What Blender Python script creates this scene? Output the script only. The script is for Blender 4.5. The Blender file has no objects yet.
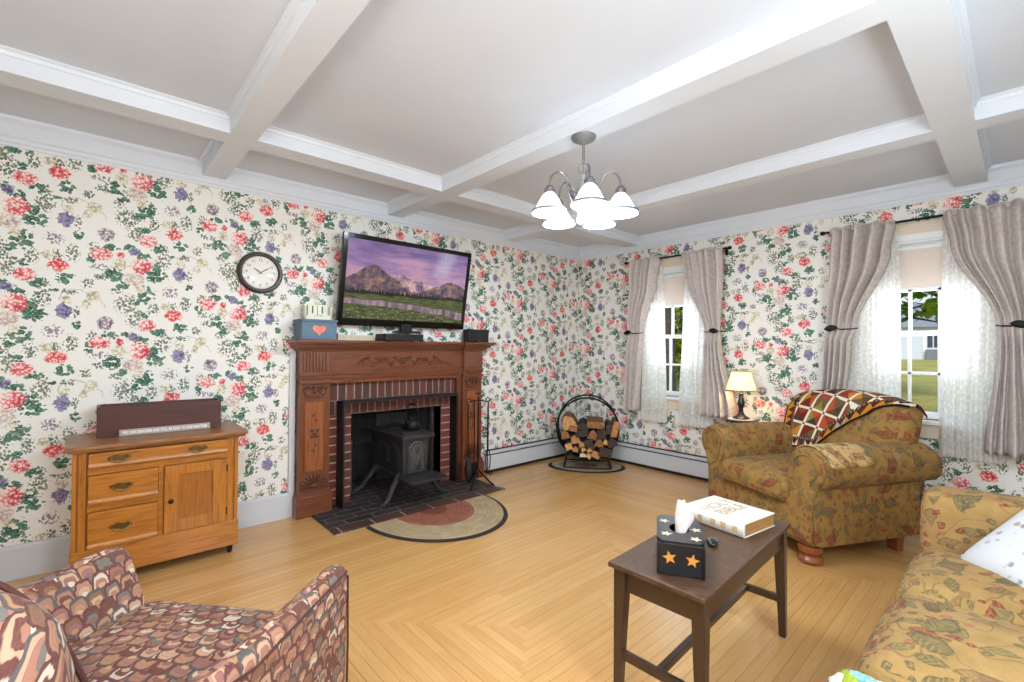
import bpy, bmesh, math, random
from mathutils import Vector, Matrix, noise as mnoise
random.seed(7)
S = bpy.context.scene
COL = S.collection
PI = math.pi
sin, cos = math.sin, math.cos

# ------------------------------------------------------------------ nodes
def lin(c):
    return tuple(((v / 12.92) if v <= .04045 else ((v + .055) / 1.055) ** 2.4) for v in (x / 255 for x in c)) + (1.0,)

class NT:
    """small helper that builds a node tree"""
    def __init__(s, name):
        s.m = bpy.data.materials.new(name); s.m.use_nodes = True
        s.t = s.m.node_tree; s.t.nodes.clear()
        s.out = s.t.nodes.new('ShaderNodeOutputMaterial')
    def n(s, typ, ins=None, **kw):
        nd = s.t.nodes.new('ShaderNode' + typ)
        for k, v in kw.items(): setattr(nd, k, v)
        for k, v in (ins or {}).items(): s.put(nd.inputs[k], v)
        return nd
    def put(s, sock, v):
        if isinstance(v, bpy.types.NodeSocket): s.t.links.new(v, sock)
        elif v is not None: sock.default_value = v
    def m2(s, op, a, b=None, c=None, clamp=False):
        nd = s.n('Math', operation=op, use_clamp=clamp)
        for i, v in enumerate((a, b, c)):
            if v is not None: s.put(nd.inputs[i], v)
        return nd.outputs[0]
    def vm(s, op, a, b=None, c=None):
        nd = s.n('VectorMath', operation=op)
        for i, v in enumerate((a, b, c)):
            if v is not None: s.put(nd.inputs[i], v)
        return nd.outputs['Value'] if op in ('LENGTH', 'DOT_PRODUCT', 'DISTANCE') else nd.outputs[0]
    def mix(s, f, a, b, blend='MIX'):
        nd = s.n('Mix', data_type='RGBA', blend_type=blend)
        s.put(nd.inputs[0], f); s.put(nd.inputs[6], a); s.put(nd.inputs[7], b)
        return nd.outputs[2]
    def ramp(s, f, stops, interp='LINEAR'):
        nd = s.n('ValToRGB'); s.put(nd.inputs[0], f)
        r = nd.color_ramp; r.interpolation = interp
        while len(r.elements) < len(stops): r.elements.new(.5)
        for e, (p, c) in zip(r.elements, stops):
            e.position = p; e.color = c if len(c) == 4 else lin(c)
        return nd.outputs[0]
    def ss(s, v, a, b):
        nd = s.n('MapRange', interpolation_type='SMOOTHSTEP')
        s.put(nd.inputs[0], v); nd.inputs[1].default_value = a; nd.inputs[2].default_value = b
        return nd.outputs[0]
    def noise(s, vec, scale, detail=2, rough=.5, out=0, dim='3D'):
        nd = s.n('TexNoise', {'Vector': vec, 'Scale': scale, 'Detail': detail, 'Roughness': rough}, noise_dimensions=dim)
        return nd.outputs[out]
    def vor(s, vec, scale, feature='F1', dim='3D', rnd=1.0):
        return s.n('TexVoronoi', {'Vector': vec, 'Scale': scale, 'Randomness': rnd}, feature=feature, voronoi_dimensions=dim).outputs
    def white(s, vec, dim='3D'):
        return s.n('TexWhiteNoise', {'Vector': vec}, noise_dimensions=dim).outputs
    def obj(s): return s.n('TexCoord').outputs['Object']
    def uv(s): return s.n('UVMap', uv_map='UVMap').outputs[0]
    def pos(s): return s.n('NewGeometry').outputs['Position']
    def xyz(s, v):
        o = s.n('SeparateXYZ', {0: v}).outputs
        return o[0], o[1], o[2]
    def vec(s, x, y=0.0, z=0.0):
        return s.n('CombineXYZ', {0: x, 1: y, 2: z}).outputs[0]
    def scale(s, v, k): return s.vm('MULTIPLY', v, k)
    def bump(s, h, strength=.3, dist=.01):
        return s.n('Bump', {'Height': h, 'Strength': strength, 'Distance': dist}).outputs[0]
    def principled(s, color, rough=.5, metal=0., normal=None, **extra):
        ins = {'Base Color': color, 'Roughness': rough, 'Metallic': metal}
        if normal is not None: ins['Normal'] = normal
        ins.update(extra)
        p = s.n('BsdfPrincipled', ins)
        s.t.links.new(p.outputs[0], s.out.inputs[0])
        return p
    def surf(s, sock): s.t.links.new(sock, s.out.inputs[0])

MATS = {}
def simple(name, c, rough=.5, metal=0., var=.06, scale=20., bump=0., bscale=200., **extra):
    """plain colour with a slight procedural mottling"""
    if name in MATS: return MATS[name]
    t = NT(name); o = t.obj()
    nz = t.noise(o, scale, 4, .6)
    a = lin(c); lo = tuple(x * (1 - var) for x in a[:3]) + (1,); hi = tuple(min(1, x * (1 + var)) for x in a[:3]) + (1,)
    col = t.ramp(nz, [(.3, lo), (.7, hi)])
    nrm = t.bump(t.noise(o, bscale, 3), bump, .003) if bump else None
    t.principled(col, rough, metal, nrm, **extra)
    MATS[name] = t.m
    return t.m

def wood(name, c1, c2, axis='x', scale=6., stretch=14., rough=.35, coat=.0, dark=None):
    if name in MATS: return MATS[name]
    t = NT(name); o = t.obj()
    st = {'x': (1, stretch, stretch), 'y': (stretch, 1, stretch), 'z': (stretch, stretch, 1)}[axis]
    v = t.scale(o, st)
    n1 = t.noise(v, scale, 5, .62)
    n2 = t.noise(t.scale(o, tuple(q * 5 for q in st)), scale, 3, .7)
    f = t.m2('ADD', t.m2('MULTIPLY', n1, .75), t.m2('MULTIPLY', n2, .25))
    col = t.ramp(f, [(.33, c2), (.5, c1), (.66, tuple(min(255, int(q * 1.1)) for q in c1))])
    t.principled(col, rough, 0, t.bump(f, .12, .002), **({'Coat Weight': coat, 'Coat Roughness': .15} if coat else {}))
    MATS[name] = t.m
    return t.m

# ------------------------------------------------------------------ mesh builder
class M:
    def __init__(s):
        s.v = []; s.f = []; s.mi = []; s.cur = 0; s.uvs = {}
    def add(s, verts, faces, T=None):
        b = len(s.v)
        for p in verts:
            p = Vector(p)
            if T is not None: p = T @ p
            s.v.append(p)
        for f in faces:
            s.f.append([b + i for i in f]); s.mi.append(s.cur)
        return s
    def box(s, x0, y0, z0, x1, y1, z1, T=None):
        v = [(x, y, z) for z in (z0, z1) for y in (y0, y1) for x in (x0, x1)]
        return s.add(v, [(0, 2, 3, 1), (4, 5, 7, 6), (0, 1, 5, 4), (2, 6, 7, 3), (0, 4, 6, 2), (1, 3, 7, 5)], T)
    def taper(s, x0, y0, x1, y1, z0, z1, k, T=None):
        """box whose bottom (z0) is scaled by k about its centre"""
        cx, cy = (x0 + x1) / 2, (y0 + y1) / 2
        v = [(cx + (x - cx) * q, cy + (y - cy) * q, z) for z, q in ((z0, k), (z1, 1)) for y in (y0, y1) for x in (x0, x1)]
        return s.add(v, [(0, 2, 3, 1), (4, 5, 7, 6), (0, 1, 5, 4), (2, 6, 7, 3), (0, 4, 6, 2), (1, 3, 7, 5)], T)
    def prism(s, poly, axis, a, b, T=None):
        """extrude a 2D polygon; axis x: poly=(y,z), y: (x,z), z: (x,y)"""
        def P(p, h):
            return {'x': (h, p[0], p[1]), 'y': (p[0], h, p[1]), 'z': (p[0], p[1], h)}[axis]
        n = len(poly)
        v = [P(p, a) for p in poly] + [P(p, b) for p in poly]
        f = [[i, (i + 1) % n, n + (i + 1) % n, n + i] for i in range(n)] + [list(range(n))[::-1], list(range(n, 2 * n))]
        return s.add(v, f, T)
    def lathe(s, prof, seg=24, T=None, cap=True):
        n = len(prof); v = []; f = []
        for r, z in prof:
            for k in range(seg):
                a = 2 * PI * k / seg; v.append((r * cos(a), r * sin(a), z))
        for i in range(n - 1):
            for k in range(seg):
                k2 = (k + 1) % seg
                f.append((i * seg + k, i * seg + k2, (i + 1) * seg + k2, (i + 1) * seg + k))
        if cap:
            if prof[0][0] > 1e-4: f.append(tuple(range(seg))[::-1])
            if prof[-1][0] > 1e-4: f.append(tuple((n - 1) * seg + k for k in range(seg)))
        return s.add(v, f, T)
    def tube(s, pts, r, seg=8, closed=False, T=None):
        pts = [Vector(p) for p in pts]; n = len(pts)
        rr = r if isinstance(r, (list, tuple)) else [r] * n
        v = []; f = []; up = None
        for i, p in enumerate(pts):
            if closed: d = pts[(i + 1) % n] - pts[i - 1]
            else: d = pts[min(i + 1, n - 1)] - pts[max(i - 1, 0)]
            d.normalize()
            if up is None:
                up = Vector((0, 0, 1)) if abs(d.z) < .9 else Vector((1, 0, 0))
            up = (up - d * up.dot(d)).normalized(); w = d.cross(up)
            for k in range(seg):
                a = 2 * PI * k / seg; v.append(p + (up * cos(a) + w * sin(a)) * rr[i])
        for i in range(n if closed else n - 1):
            j = (i + 1) % n
            for k in range(seg):
                k2 = (k + 1) % seg
                f.append((i * seg + k, i * seg + k2, j * seg + k2, j * seg + k))
        if not closed:
            f.append(tuple(range(seg))[::-1]); f.append(tuple((n - 1) * seg + k for k in range(seg)))
        return s.add(v, f, T)
    def grid(s, fn, nu, nv, T=None, closed_u=False, flip=False):
        v = [fn(i / nu, j / nv) for j in range(nv + 1) for i in range(nu if closed_u else nu + 1)]
        w = nu if closed_u else nu + 1; f = []
        for j in range(nv):
            for i in range(nu):
                i2 = (i + 1) % w
                q = (j * w + i, j * w + i2, (j + 1) * w + i2, (j + 1) * w + i)
                f.append(q[::-1] if flip else q)
        return s.add(v, f, T)
    def ball(s, c, r, seg=12, rings=8, T=None):
        rx, ry, rz = r if isinstance(r, (tuple, list)) else (r, r, r)
        v = [(c[0], c[1], c[2] - rz)]; f = []
        for j in range(1, rings):
            a = PI * j / rings
            for i in range(seg):
                b = 2 * PI * i / seg
                v.append((c[0] + rx * sin(a) * cos(b), c[1] + ry * sin(a) * sin(b), c[2] - rz * cos(a)))
        v.append((c[0], c[1], c[2] + rz)); L = len(v) - 1
        for i in range(seg):
            i2 = (i + 1) % seg
            f.append((0, 1 + i2, 1 + i)); f.append((L, L - seg + i, L - seg + i2))
            for j in range(rings - 2):
                a = 1 + j * seg
                f.append((a + i, a + i2, a + seg + i2, a + seg + i))
        return s.add(v, f, T)
    def cushion(s, x0, y0, z0, x1, y1, z1, r=.05, puff=.03, n=10, puffside=0., T=None, fn=None):
        """rounded, slightly puffed box"""
        c = Vector(((x0 + x1) / 2, (y0 + y1) / 2, (z0 + z1) / 2)); h = Vector(((x1 - x0) / 2, (y1 - y0) / 2, (z1 - z0) / 2))
        vid = {}; vs = []; fs = []
        def vert(i, j, k):
            key = (i, j, k)
            if key in vid: return vid[key]
            q = Vector((i / n * 2 - 1, j / n * 2 - 1, k / n * 2 - 1))
            q = Vector([math.copysign(1 - (1 - abs(a)) ** 1.5, a) for a in q])
            p = Vector((q.x * h.x, q.y * h.y, q.z * h.z))
            inn = Vector([max(-(hh - r), min(hh - r, a)) for a, hh in zip(p, h)])
            d = p - inn
            if d.length > 1e-6:
                d = d.normalized() * r
            p2 = inn + d
            fx, fy, fz = 1 - q.x ** 2, 1 - q.y ** 2, 1 - q.z ** 2
            p2.z += puff * fx * fy * (q.z if abs(q.z) > .01 else 0)
            p2.y += puffside * fx * fz * q.y
            p2.x += puffside * fy * fz * q.x
            p2 += c
            if fn: p2 = fn(p2)
            vid[key] = len(vs); vs.append(p2)
            return vid[key]
        for a in range(n):
            for b in range(n):
                for side in (0, n):
                    for ax in range(3):
                        def K(u, w):
                            t = [u, w]; t.insert(ax, side); return vert(*t)
                        q = [K(a, b), K(a + 1, b), K(a + 1, b + 1), K(a, b + 1)]
                        if (side == 0) != (ax == 1): q = q[::-1]
                        fs.append(q)
        return s.add(vs, fs, T)
    def build(s, name, mat, parent=None, smooth=True, bevel=0., solid=0., angle=35, subsurf=0, uvscale=1.):
        me = bpy.data.meshes.new(name)
        me.from_pydata([tuple(p) for p in s.v], [], s.f)
        mats = mat if isinstance(mat, (list, tuple)) else [mat]
        for q in mats: me.materials.append(q)
        me.polygons.foreach_set('material_index', s.mi)
        me.update()
        bm = bmesh.new(); bm.from_mesh(me); bmesh.ops.recalc_face_normals(bm, faces=bm.faces) if not solid else None
        bm.to_mesh(me); bm.free()
        uvl = me.uv_layers.new(name='UVMap')
        for p in me.polygons:
            nx, ny, nz = (abs(a) for a in p.normal)
            for li in p.loop_indices:
                vi = me.loops[li].vertex_index
                if vi in s.uvs: uvl.data[li].uv = s.uvs[vi]; continue
                q = me.vertices[vi].co
                uvl.data[li].uv = ((q.x, q.y) if nz >= max(nx, ny) else ((q.x, q.z) if ny >= nx else (q.y, q.z)))
        if smooth:
            me.polygons.foreach_set('use_smooth', [True] * len(me.polygons))
            me.set_sharp_from_angle(angle=math.radians(angle))
        o = bpy.data.objects.new(name, me); COL.objects.link(o)
        if parent is not None: o.parent = parent
        if solid:
            md = o.modifiers.new('t', 'SOLIDIFY'); md.thickness = solid; md.offset = 0
        if bevel:
            md = o.modifiers.new('b', 'BEVEL'); md.width = bevel; md.segments = 2; md.limit_method = 'ANGLE'; md.angle_limit = math.radians(40)
            md.harden_normals = False
        if subsurf:
            md = o.modifiers.new('s', 'SUBSURF'); md.levels = subsurf; md.render_levels = subsurf
        return o

def T(x=0, y=0, z=0, rz=0, rx=0, ry=0, s=1):
    return Matrix.Translation((x, y, z)) @ Matrix.Rotation(rz, 4, 'Z') @ Matrix.Rotation(ry, 4, 'Y') @ Matrix.Rotation(rx, 4, 'X') @ Matrix.Scale(s, 4)

def tag(o, label=None, cat=None, group=None, kind=None):
    if label: o['label'] = label
    if cat: o['category'] = cat
    if group: o['group'] = group
    if kind: o['kind'] = kind
    return o

def thing(name, label, cat, loc=(0, 0, 0), rz=0., group=None):
    o = bpy.data.objects.new(name, None); COL.objects.link(o)
    o.empty_display_size = .1
    o.location = loc; o.rotation_euler = (0, 0, rz)
    return tag(o, label, cat, group)

def struct(o, label=None):
    o['kind'] = 'structure'
    if label: o['label'] = label
    return o

def copy_tree(o, parent=None):
    c = o.copy(); COL.objects.link(c)
    if parent is not None:
        c.parent = parent
    for ch in list(o.children): copy_tree(ch, c)
    return c

def text_mesh(name, body, size, mat, parent, Tm, extrude=.0004, align='CENTER', bold=0., width=None, spacing=1.0):
    cu = bpy.data.curves.new(name + '_c', 'FONT'); cu.body = body; cu.size = size; cu.align_x = align; cu.align_y = 'CENTER'
    cu.extrude = extrude; cu.offset = bold; cu.space_line = .85; cu.resolution_u = 3; cu.space_character = spacing
    tmp = bpy.data.objects.new(name + '_t', cu); COL.objects.link(tmp)
    bpy.context.view_layer.update()
    me = bpy.data.meshes.new_from_object(tmp.evaluated_get(bpy.context.evaluated_depsgraph_get()))
    bpy.data.objects.remove(tmp); bpy.data.curves.remove(cu)
    if width:
        xs = [v.co.x for v in me.vertices]; k = width / (max(xs) - min(xs))
        for v in me.vertices: v.co.x *= k
    me.transform(Tm); me.materials.clear(); me.materials.append(mat); me.name = name
    o = bpy.data.objects.new(name, me); COL.objects.link(o)
    if parent is not None: o.parent = parent
    return o

def interp(tab, z):
    """smooth interpolation in a table of (z, a, b...) sorted by z descending"""
    if z >= tab[0][0]: return tab[0][1:]
    for a, b in zip(tab, tab[1:]):
        if z >= b[0]:
            t = (a[0] - z) / (a[0] - b[0]); t = t * t * (3 - 2 * t) if len(tab) > 2 else t
            return tuple(p + (q - p) * t for p, q in zip(a[1:], b[1:]))
    return tab[-1][1:]

# ------------------------------------------------------------------ wallpaper
def wallpaper(name, axis, s0, z0):
    """floral wallpaper, half-drop repeat. axis: 'x' or '-y' is the direction that runs rightwards along the wall."""
    W, V = .5217, .512
    t = NT(name)
    px, py, pz = t.xyz(t.pos())
    s = px if axis == 'x' else (t.m2('MULTIPLY', py, -1.0) if axis == '-y' else (py if axis == 'y' else t.m2('MULTIPLY', px, -1.0)))
    base = t.vec(s, pz, 0.)
    dn = t.noise(base, 45., 3, .6, out=1, dim='2D')
    base = t.vm('ADD', base, t.vm('MULTIPLY', t.vm('SUBTRACT', dn, (.5, .5, .5)), (.022, .022, 0)))
    bx, by, _ = t.xyz(base)
    u = t.m2('DIVIDE', t.m2('SUBTRACT', bx, s0), W); v = t.m2('DIVIDE', t.m2('SUBTRACT', by, z0), V)
    sets = {}
    def coords(ou, ov):
        if (ou, ov) in sets: return sets[(ou, ov)]
        uu = t.m2('ADD', u, ou); i = t.m2('FLOOR', uu); fu = t.m2('SUBTRACT', t.m2('SUBTRACT', uu, i), ou)
        vv = t.m2('ADD', t.m2('SUBTRACT', v, t.m2('MULTIPLY', i, .5)), ov)
        fv = t.m2('SUBTRACT', t.m2('FRACT', vv), ov)
        # metres, local to the tile
        r = t.vec(t.m2('MULTIPLY', fu, W), t.m2('MULTIPLY', fv, V), 0.)
        sets[(ou, ov)] = r
        return r
    def ell(du, dv, rx, ry):
        """ellipse distance (1 at the rim); du, dv in tile units, radii in metres"""
        best = None
        for k in range(-2, 3):
            for j in range(-3, 4):
                a, b = du + k, dv + .5 * k + j
                for ou in (0., .5):
                    for ov in (0., .5):
                        m = min(a + ou, 1 - ou - a) * W / rx, min(b + ov, 1 - ov - b) * V / ry
                        m = min(m)
                        if best is None or m > best[0]: best = (m, a, b, ou, ov)
        _, a, b, ou, ov = best
        q = t.vm('MULTIPLY_ADD', coords(ou, ov), (1 / rx, 1 / ry, 0), (-a * W / rx, -b * V / ry, 0))
        return t.vm('LENGTH', q), q
    def field(L):
        r = None
        for e in L:
            d = ell(*e)[0]
            r = d if r is None else t.m2('MINIMUM', r, d)
        return r
    # shared textures
    vl = t.vor(t.vm('MULTIPLY', base, (1.0, 1.25, 0)), 40., dim='2D')       # leaves
    vs_ = t.vor(t.vm('MULTIPLY', base, (1.25, 1., 0)), 66., dim='2D')                                         # tiny leaves
    vp = t.vor(base, 62., dim='2D')                                          # petals
    nf = t.noise(base, 150., 3, .6, dim='2D')
    lr = t.n('SeparateColor', {0: vl[1]}).outputs[0]; sr = t.n('SeparateColor', {0: vs_[1]}).outputs[0]
    pr = t.n('SeparateColor', {0: vp[1]}).outputs[0]
    col = t.mix(t.noise(base, 3., 2, dim='2D'), lin((237, 234, 228)), lin((242, 240, 235)))
    def over(mask, c):
        nonlocal col
        col = t.mix(mask, col, c)
    def leafmask(d, vd, k, soft=.08):
        th = t.m2('MULTIPLY', t.m2('SUBTRACT', 1.0, t.m2('MULTIPLY', d, d)), k)
        return t.ss(t.m2('SUBTRACT', t.m2('MINIMUM', th, k * .78), vd), 0., soft)
    # thin stems: arcs of circles
    for (du, dv, rx, ry, q0) in ((.46, .07, .065, .055, 1), (.30, -.50, .035, .03, 1), (.60, -.01, .05, .05, 1)):
        d, q = ell(du, dv, rx, ry)
        ring = t.ss(t.m2('ABSOLUTE', t.m2('SUBTRACT', d, 1.)), .035, .012)
        gate = t.ss(t.xyz(q)[1], -.25, .1)
        over(t.m2('MULTIPLY', t.m2('MULTIPLY', ring, gate), .75), lin((118, 118, 98)))
    # grey green sprigs
    d = field([(-.119, -.46, .072, .080), (-.044, -.64, .055, .055), (.125, -.5, .038, .055), (.431, -.42, .042, .066), (.211, .075, .055, .062),
               (.30, -.47, .036, .045), (.60, -.35, .036, .045), (.41, .15, .05, .025), (-.20, -.30, .036, .036), (.55, .25, .036, .036), (-.33, -.16, .05, .03), (.22, .20, .03, .05), (.47, -.08, .02, .05), (-.02, .44, .04, .03)])
    over(leafmask(d, vs_[0], .68, .12), t.ramp(sr, [(.0, (88, 108, 94)), (.5, (118, 130, 110)), (1., (156, 150, 124))]))
    # lilac sprigs
    d = field([(.29, -.289, .055, .045), (-.345, -.051, .065, .026), (-.055, .164, .04, .035)])
    over(leafmask(d, vs_[0], .66, .12), t.ramp(sr, [(.0, (140, 124, 144)), (.45, (168, 156, 170)), (.8, (150, 140, 150)), (1., (120, 132, 112))]))
    # dark green leaves
    d = field([(.047, -.337, .064, .074), (.150, -.110, .070, .048), (-.225, -.131, .060, .056), (-.153, -.245, .04, .035), (.164, .225, .045, .036),
               (.381, .287, .05, .045), (.02, .10, .05, .05), (-.26, .18, .055, .03), (.476, -.223, .030, .034), (-.42, .04, .03, .05), (.10, -.02, .075, .045),
               (.30, .155, .03, .012), (.05, .42, .035, .026), (-.10, .2, .04, .03), (-.02, -.42, .03, .03)])
    lc = t.ramp(lr, [(.0, (36, 76, 62)), (.5, (60, 102, 84)), (.85, (94, 130, 108)), (1., (150, 160, 134))])
    lc = t.mix(t.ss(vl[0], .36, .12), lc, lin((104, 146, 122)))
    over(leafmask(d, vl[0], .86, .12), lc)
    # petals shading factor: 0 edge .. 1 centre
    pc = t.ss(vp[0], .55, .1); mixn = t.m2('ADD', t.m2('MULTIPLY', pr, .55), t.m2('MULTIPLY', nf, .45))
    def flower(du, dv, rx, ry, stops, bias=None):
        d, q = ell(du, dv, rx, ry)
        rim = t.m2('ADD', d, t.m2('MULTIPLY', t.m2('SUBTRACT', vp[0], .3), .55))
        f = t.m2('ADD', t.m2('MULTIPLY', mixn, .6), t.m2('MULTIPLY', pc, .4))
        if bias: f = t.m2('SUBTRACT', f, t.m2('MULTIPLY', t.vm('DOT_PRODUCT', q, (bias[0], bias[1], 0)), bias[2]))
        over(t.ss(rim, 1.02, .92), t.ramp(f, stops))
    pale = [(.12, (160, 138, 138)), (.32, (208, 188, 182)), (.6, (232, 220, 208)), (.9, (246, 240, 230))]
    yel = [(.1, (150, 144, 122)), (.30, (198, 190, 164)), (.5, (228, 221, 200)), (.75, (242, 237, 222))]
    rosep = [(.12, (202, 64, 76)), (.30, (224, 104, 112)), (.42, (236, 156, 156)), (.54, (244, 208, 202)), (.8, (250, 234, 228))]
    rosed = [(.12, (190, 44, 54)), (.30, (216, 76, 80)), (.46, (230, 116, 114)), (.6, (242, 178, 170)), (.8, (250, 224, 214))]
    blue = [(.15, (96, 80, 112)), (.36, (122, 116, 152)), (.55, (146, 152, 182)), (.75, (172, 150, 176))]
    tul = [(.2, (104, 92, 108)), (.4, (160, 146, 158)), (.6, (214, 204, 204)), (.9, (240, 234, 226))]
    flower(-.177, -.003, .035, .038, yel)
    flower(.385, .054, .028, .026, yel)
    flower(.599, .111, .036, .036, yel); flower(.545, .02, .020, .030, yel)
    flower(.236, -.465, .028, .026, yel)
    flower(-.297, .316, .040, .044, tul)
    flower(-.055, .164, .026, .024, blue)
    flower(-.05, -.166, .054, .044, pale); flower(.004, -.272, .026, .026, yel)
    flower(.372, -.064, .037, .046, blue, (1, .2, .12))
    flower(-.337, .096, .054, .042, rosep, (.4, -.2, .12))
    flower(-.168, .101, .020, .022, rosed)
    flower(.319, .428, .048, .040, rosed, (-.3, 0, .05))
    flower(.071, .303, .050, .042, rosep, (.3, .5, -.06))
    flower(0., 0., .060, .056, rosep, (1, -.55, .28))
    t.principled(col, .62, 0, None, **{'Specular IOR Level': .25})
    return t.m

# ------------------------------------------------------------------ floor
def floor_mat():
    t = NT('strip_oak'); x, y, _ = t.xyz(t.pos())
    dx = t.m2('MAXIMUM', t.m2('SUBTRACT', x, -2.12), t.m2('SUBTRACT', -2.87, x))
    w = .046
    yq = t.m2('MULTIPLY', t.m2('ADD', t.m2('FLOOR', t.m2('DIVIDE', y, w)), .5), w)
    dy = t.m2('ABSOLUTE', t.m2('SUBTRACT', yq, -2.09))
    # staggered (zig-zag) mitre: decide per strip
    sel = t.m2('GREATER_THAN', dx, t.m2('ADD', dy, 0.0))
    ac = t.m2('ADD', t.m2('MULTIPLY', y, t.m2('SUBTRACT', 1., sel)), t.m2('MULTIPLY', x, sel))
    al = t.m2('ADD', t.m2('MULTIPLY', x, t.m2('SUBTRACT', 1., sel)), t.m2('MULTIPLY', y, sel))
    q = t.m2('DIVIDE', ac, w); i = t.m2('FLOOR', q); fr = t.m2('FRACT', q)
    r1 = t.white(t.vec(i, sel, 3.))[0]
    p = t.m2('DIVIDE', t.m2('ADD', al, t.m2('MULTIPLY', r1, 7.)), 2.6); pi_ = t.m2('FLOOR', p); pf = t.m2('FRACT', p)
    r2 = t.white(t.vec(i, pi_, sel))[0]
    g = t.noise(t.vec(t.m2('MULTIPLY', al, 3.), t.m2('MULTIPLY', ac, 70.), r2), 1.6, 4, .62)
    big = t.noise(t.vec(x, y, 0), 1.1, 2)
    f = t.m2('ADD', t.m2('ADD', t.m2('MULTIPLY', r2, .17), t.m2('MULTIPLY', g, .46)), t.m2('MULTIPLY', big, .25))
    c = t.ramp(f, [(.15, (186, 132, 72)), (.40, (208, 158, 96)), (.60, (220, 174, 112)), (.85, (230, 192, 136))])
    gap = t.m2('MAXIMUM', t.ss(t.m2('ABSOLUTE', t.m2('SUBTRACT', fr, .5)), .455, .49), 0.)
    wide = t.m2('MULTIPLY', gap, t.m2('ADD', .35, t.m2('MULTIPLY', t.ss(t.white(t.vec(i, 11., sel))[0], .3, .95), .65)))
    c = t.mix(t.m2('MULTIPLY', wide, .72), c, lin((110, 68, 32)))
    t.principled(c, t.m2('ADD', .23, t.m2('MULTIPLY', big, .06)), 0, t.bump(t.m2('SUBTRACT', 1., gap), .12, .001), **{'Specular IOR Level': .5, 'Coat Weight': .35, 'Coat Roughness': .22})
    return t.m

def brick_mat(name, c1, c2, mortar, bw=.2, rh=.068, ms=.010, swap=False, off=.5, shift=(0, 0), rough=.85):
    t = NT(name)
    u = t.uv()
    a, b, _ = t.xyz(u)
    v = t.vm('ADD', t.vec(b, a, 0) if swap else t.vec(a, b, 0), (shift[0], shift[1], 0))
    v = t.vm('ADD', v, t.vm('MULTIPLY', t.vm('SUBTRACT', t.noise(v, 40., 2, out=1), (.5, .5, .5)), (.006, .006, 0)))
    n = t.noise(v, 30., 4, .65)
    br = t.n('TexBrick', {'Vector': v, 'Color1': lin(c1), 'Color2': lin(c2), 'Mortar': lin(mortar), 'Scale': 1., 'Mortar Size': ms / 2, 'Mortar Smooth': .2, 'Bias': 0., 'Brick Width': bw, 'Row Height': rh})
    br.offset = off
    c = t.mix(t.m2('MULTIPLY', n, .5), br.outputs[0], t.mix(1., br.outputs[0], (.35, .33, .32, 1), 'MULTIPLY'))
    h = t.m2('ADD', t.m2('SUBTRACT', 1., br.outputs[1]), t.m2('MULTIPLY', n, .4))
    t.principled(c, rough, 0, t.bump(h, .6, .006))
    return t.m

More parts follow.
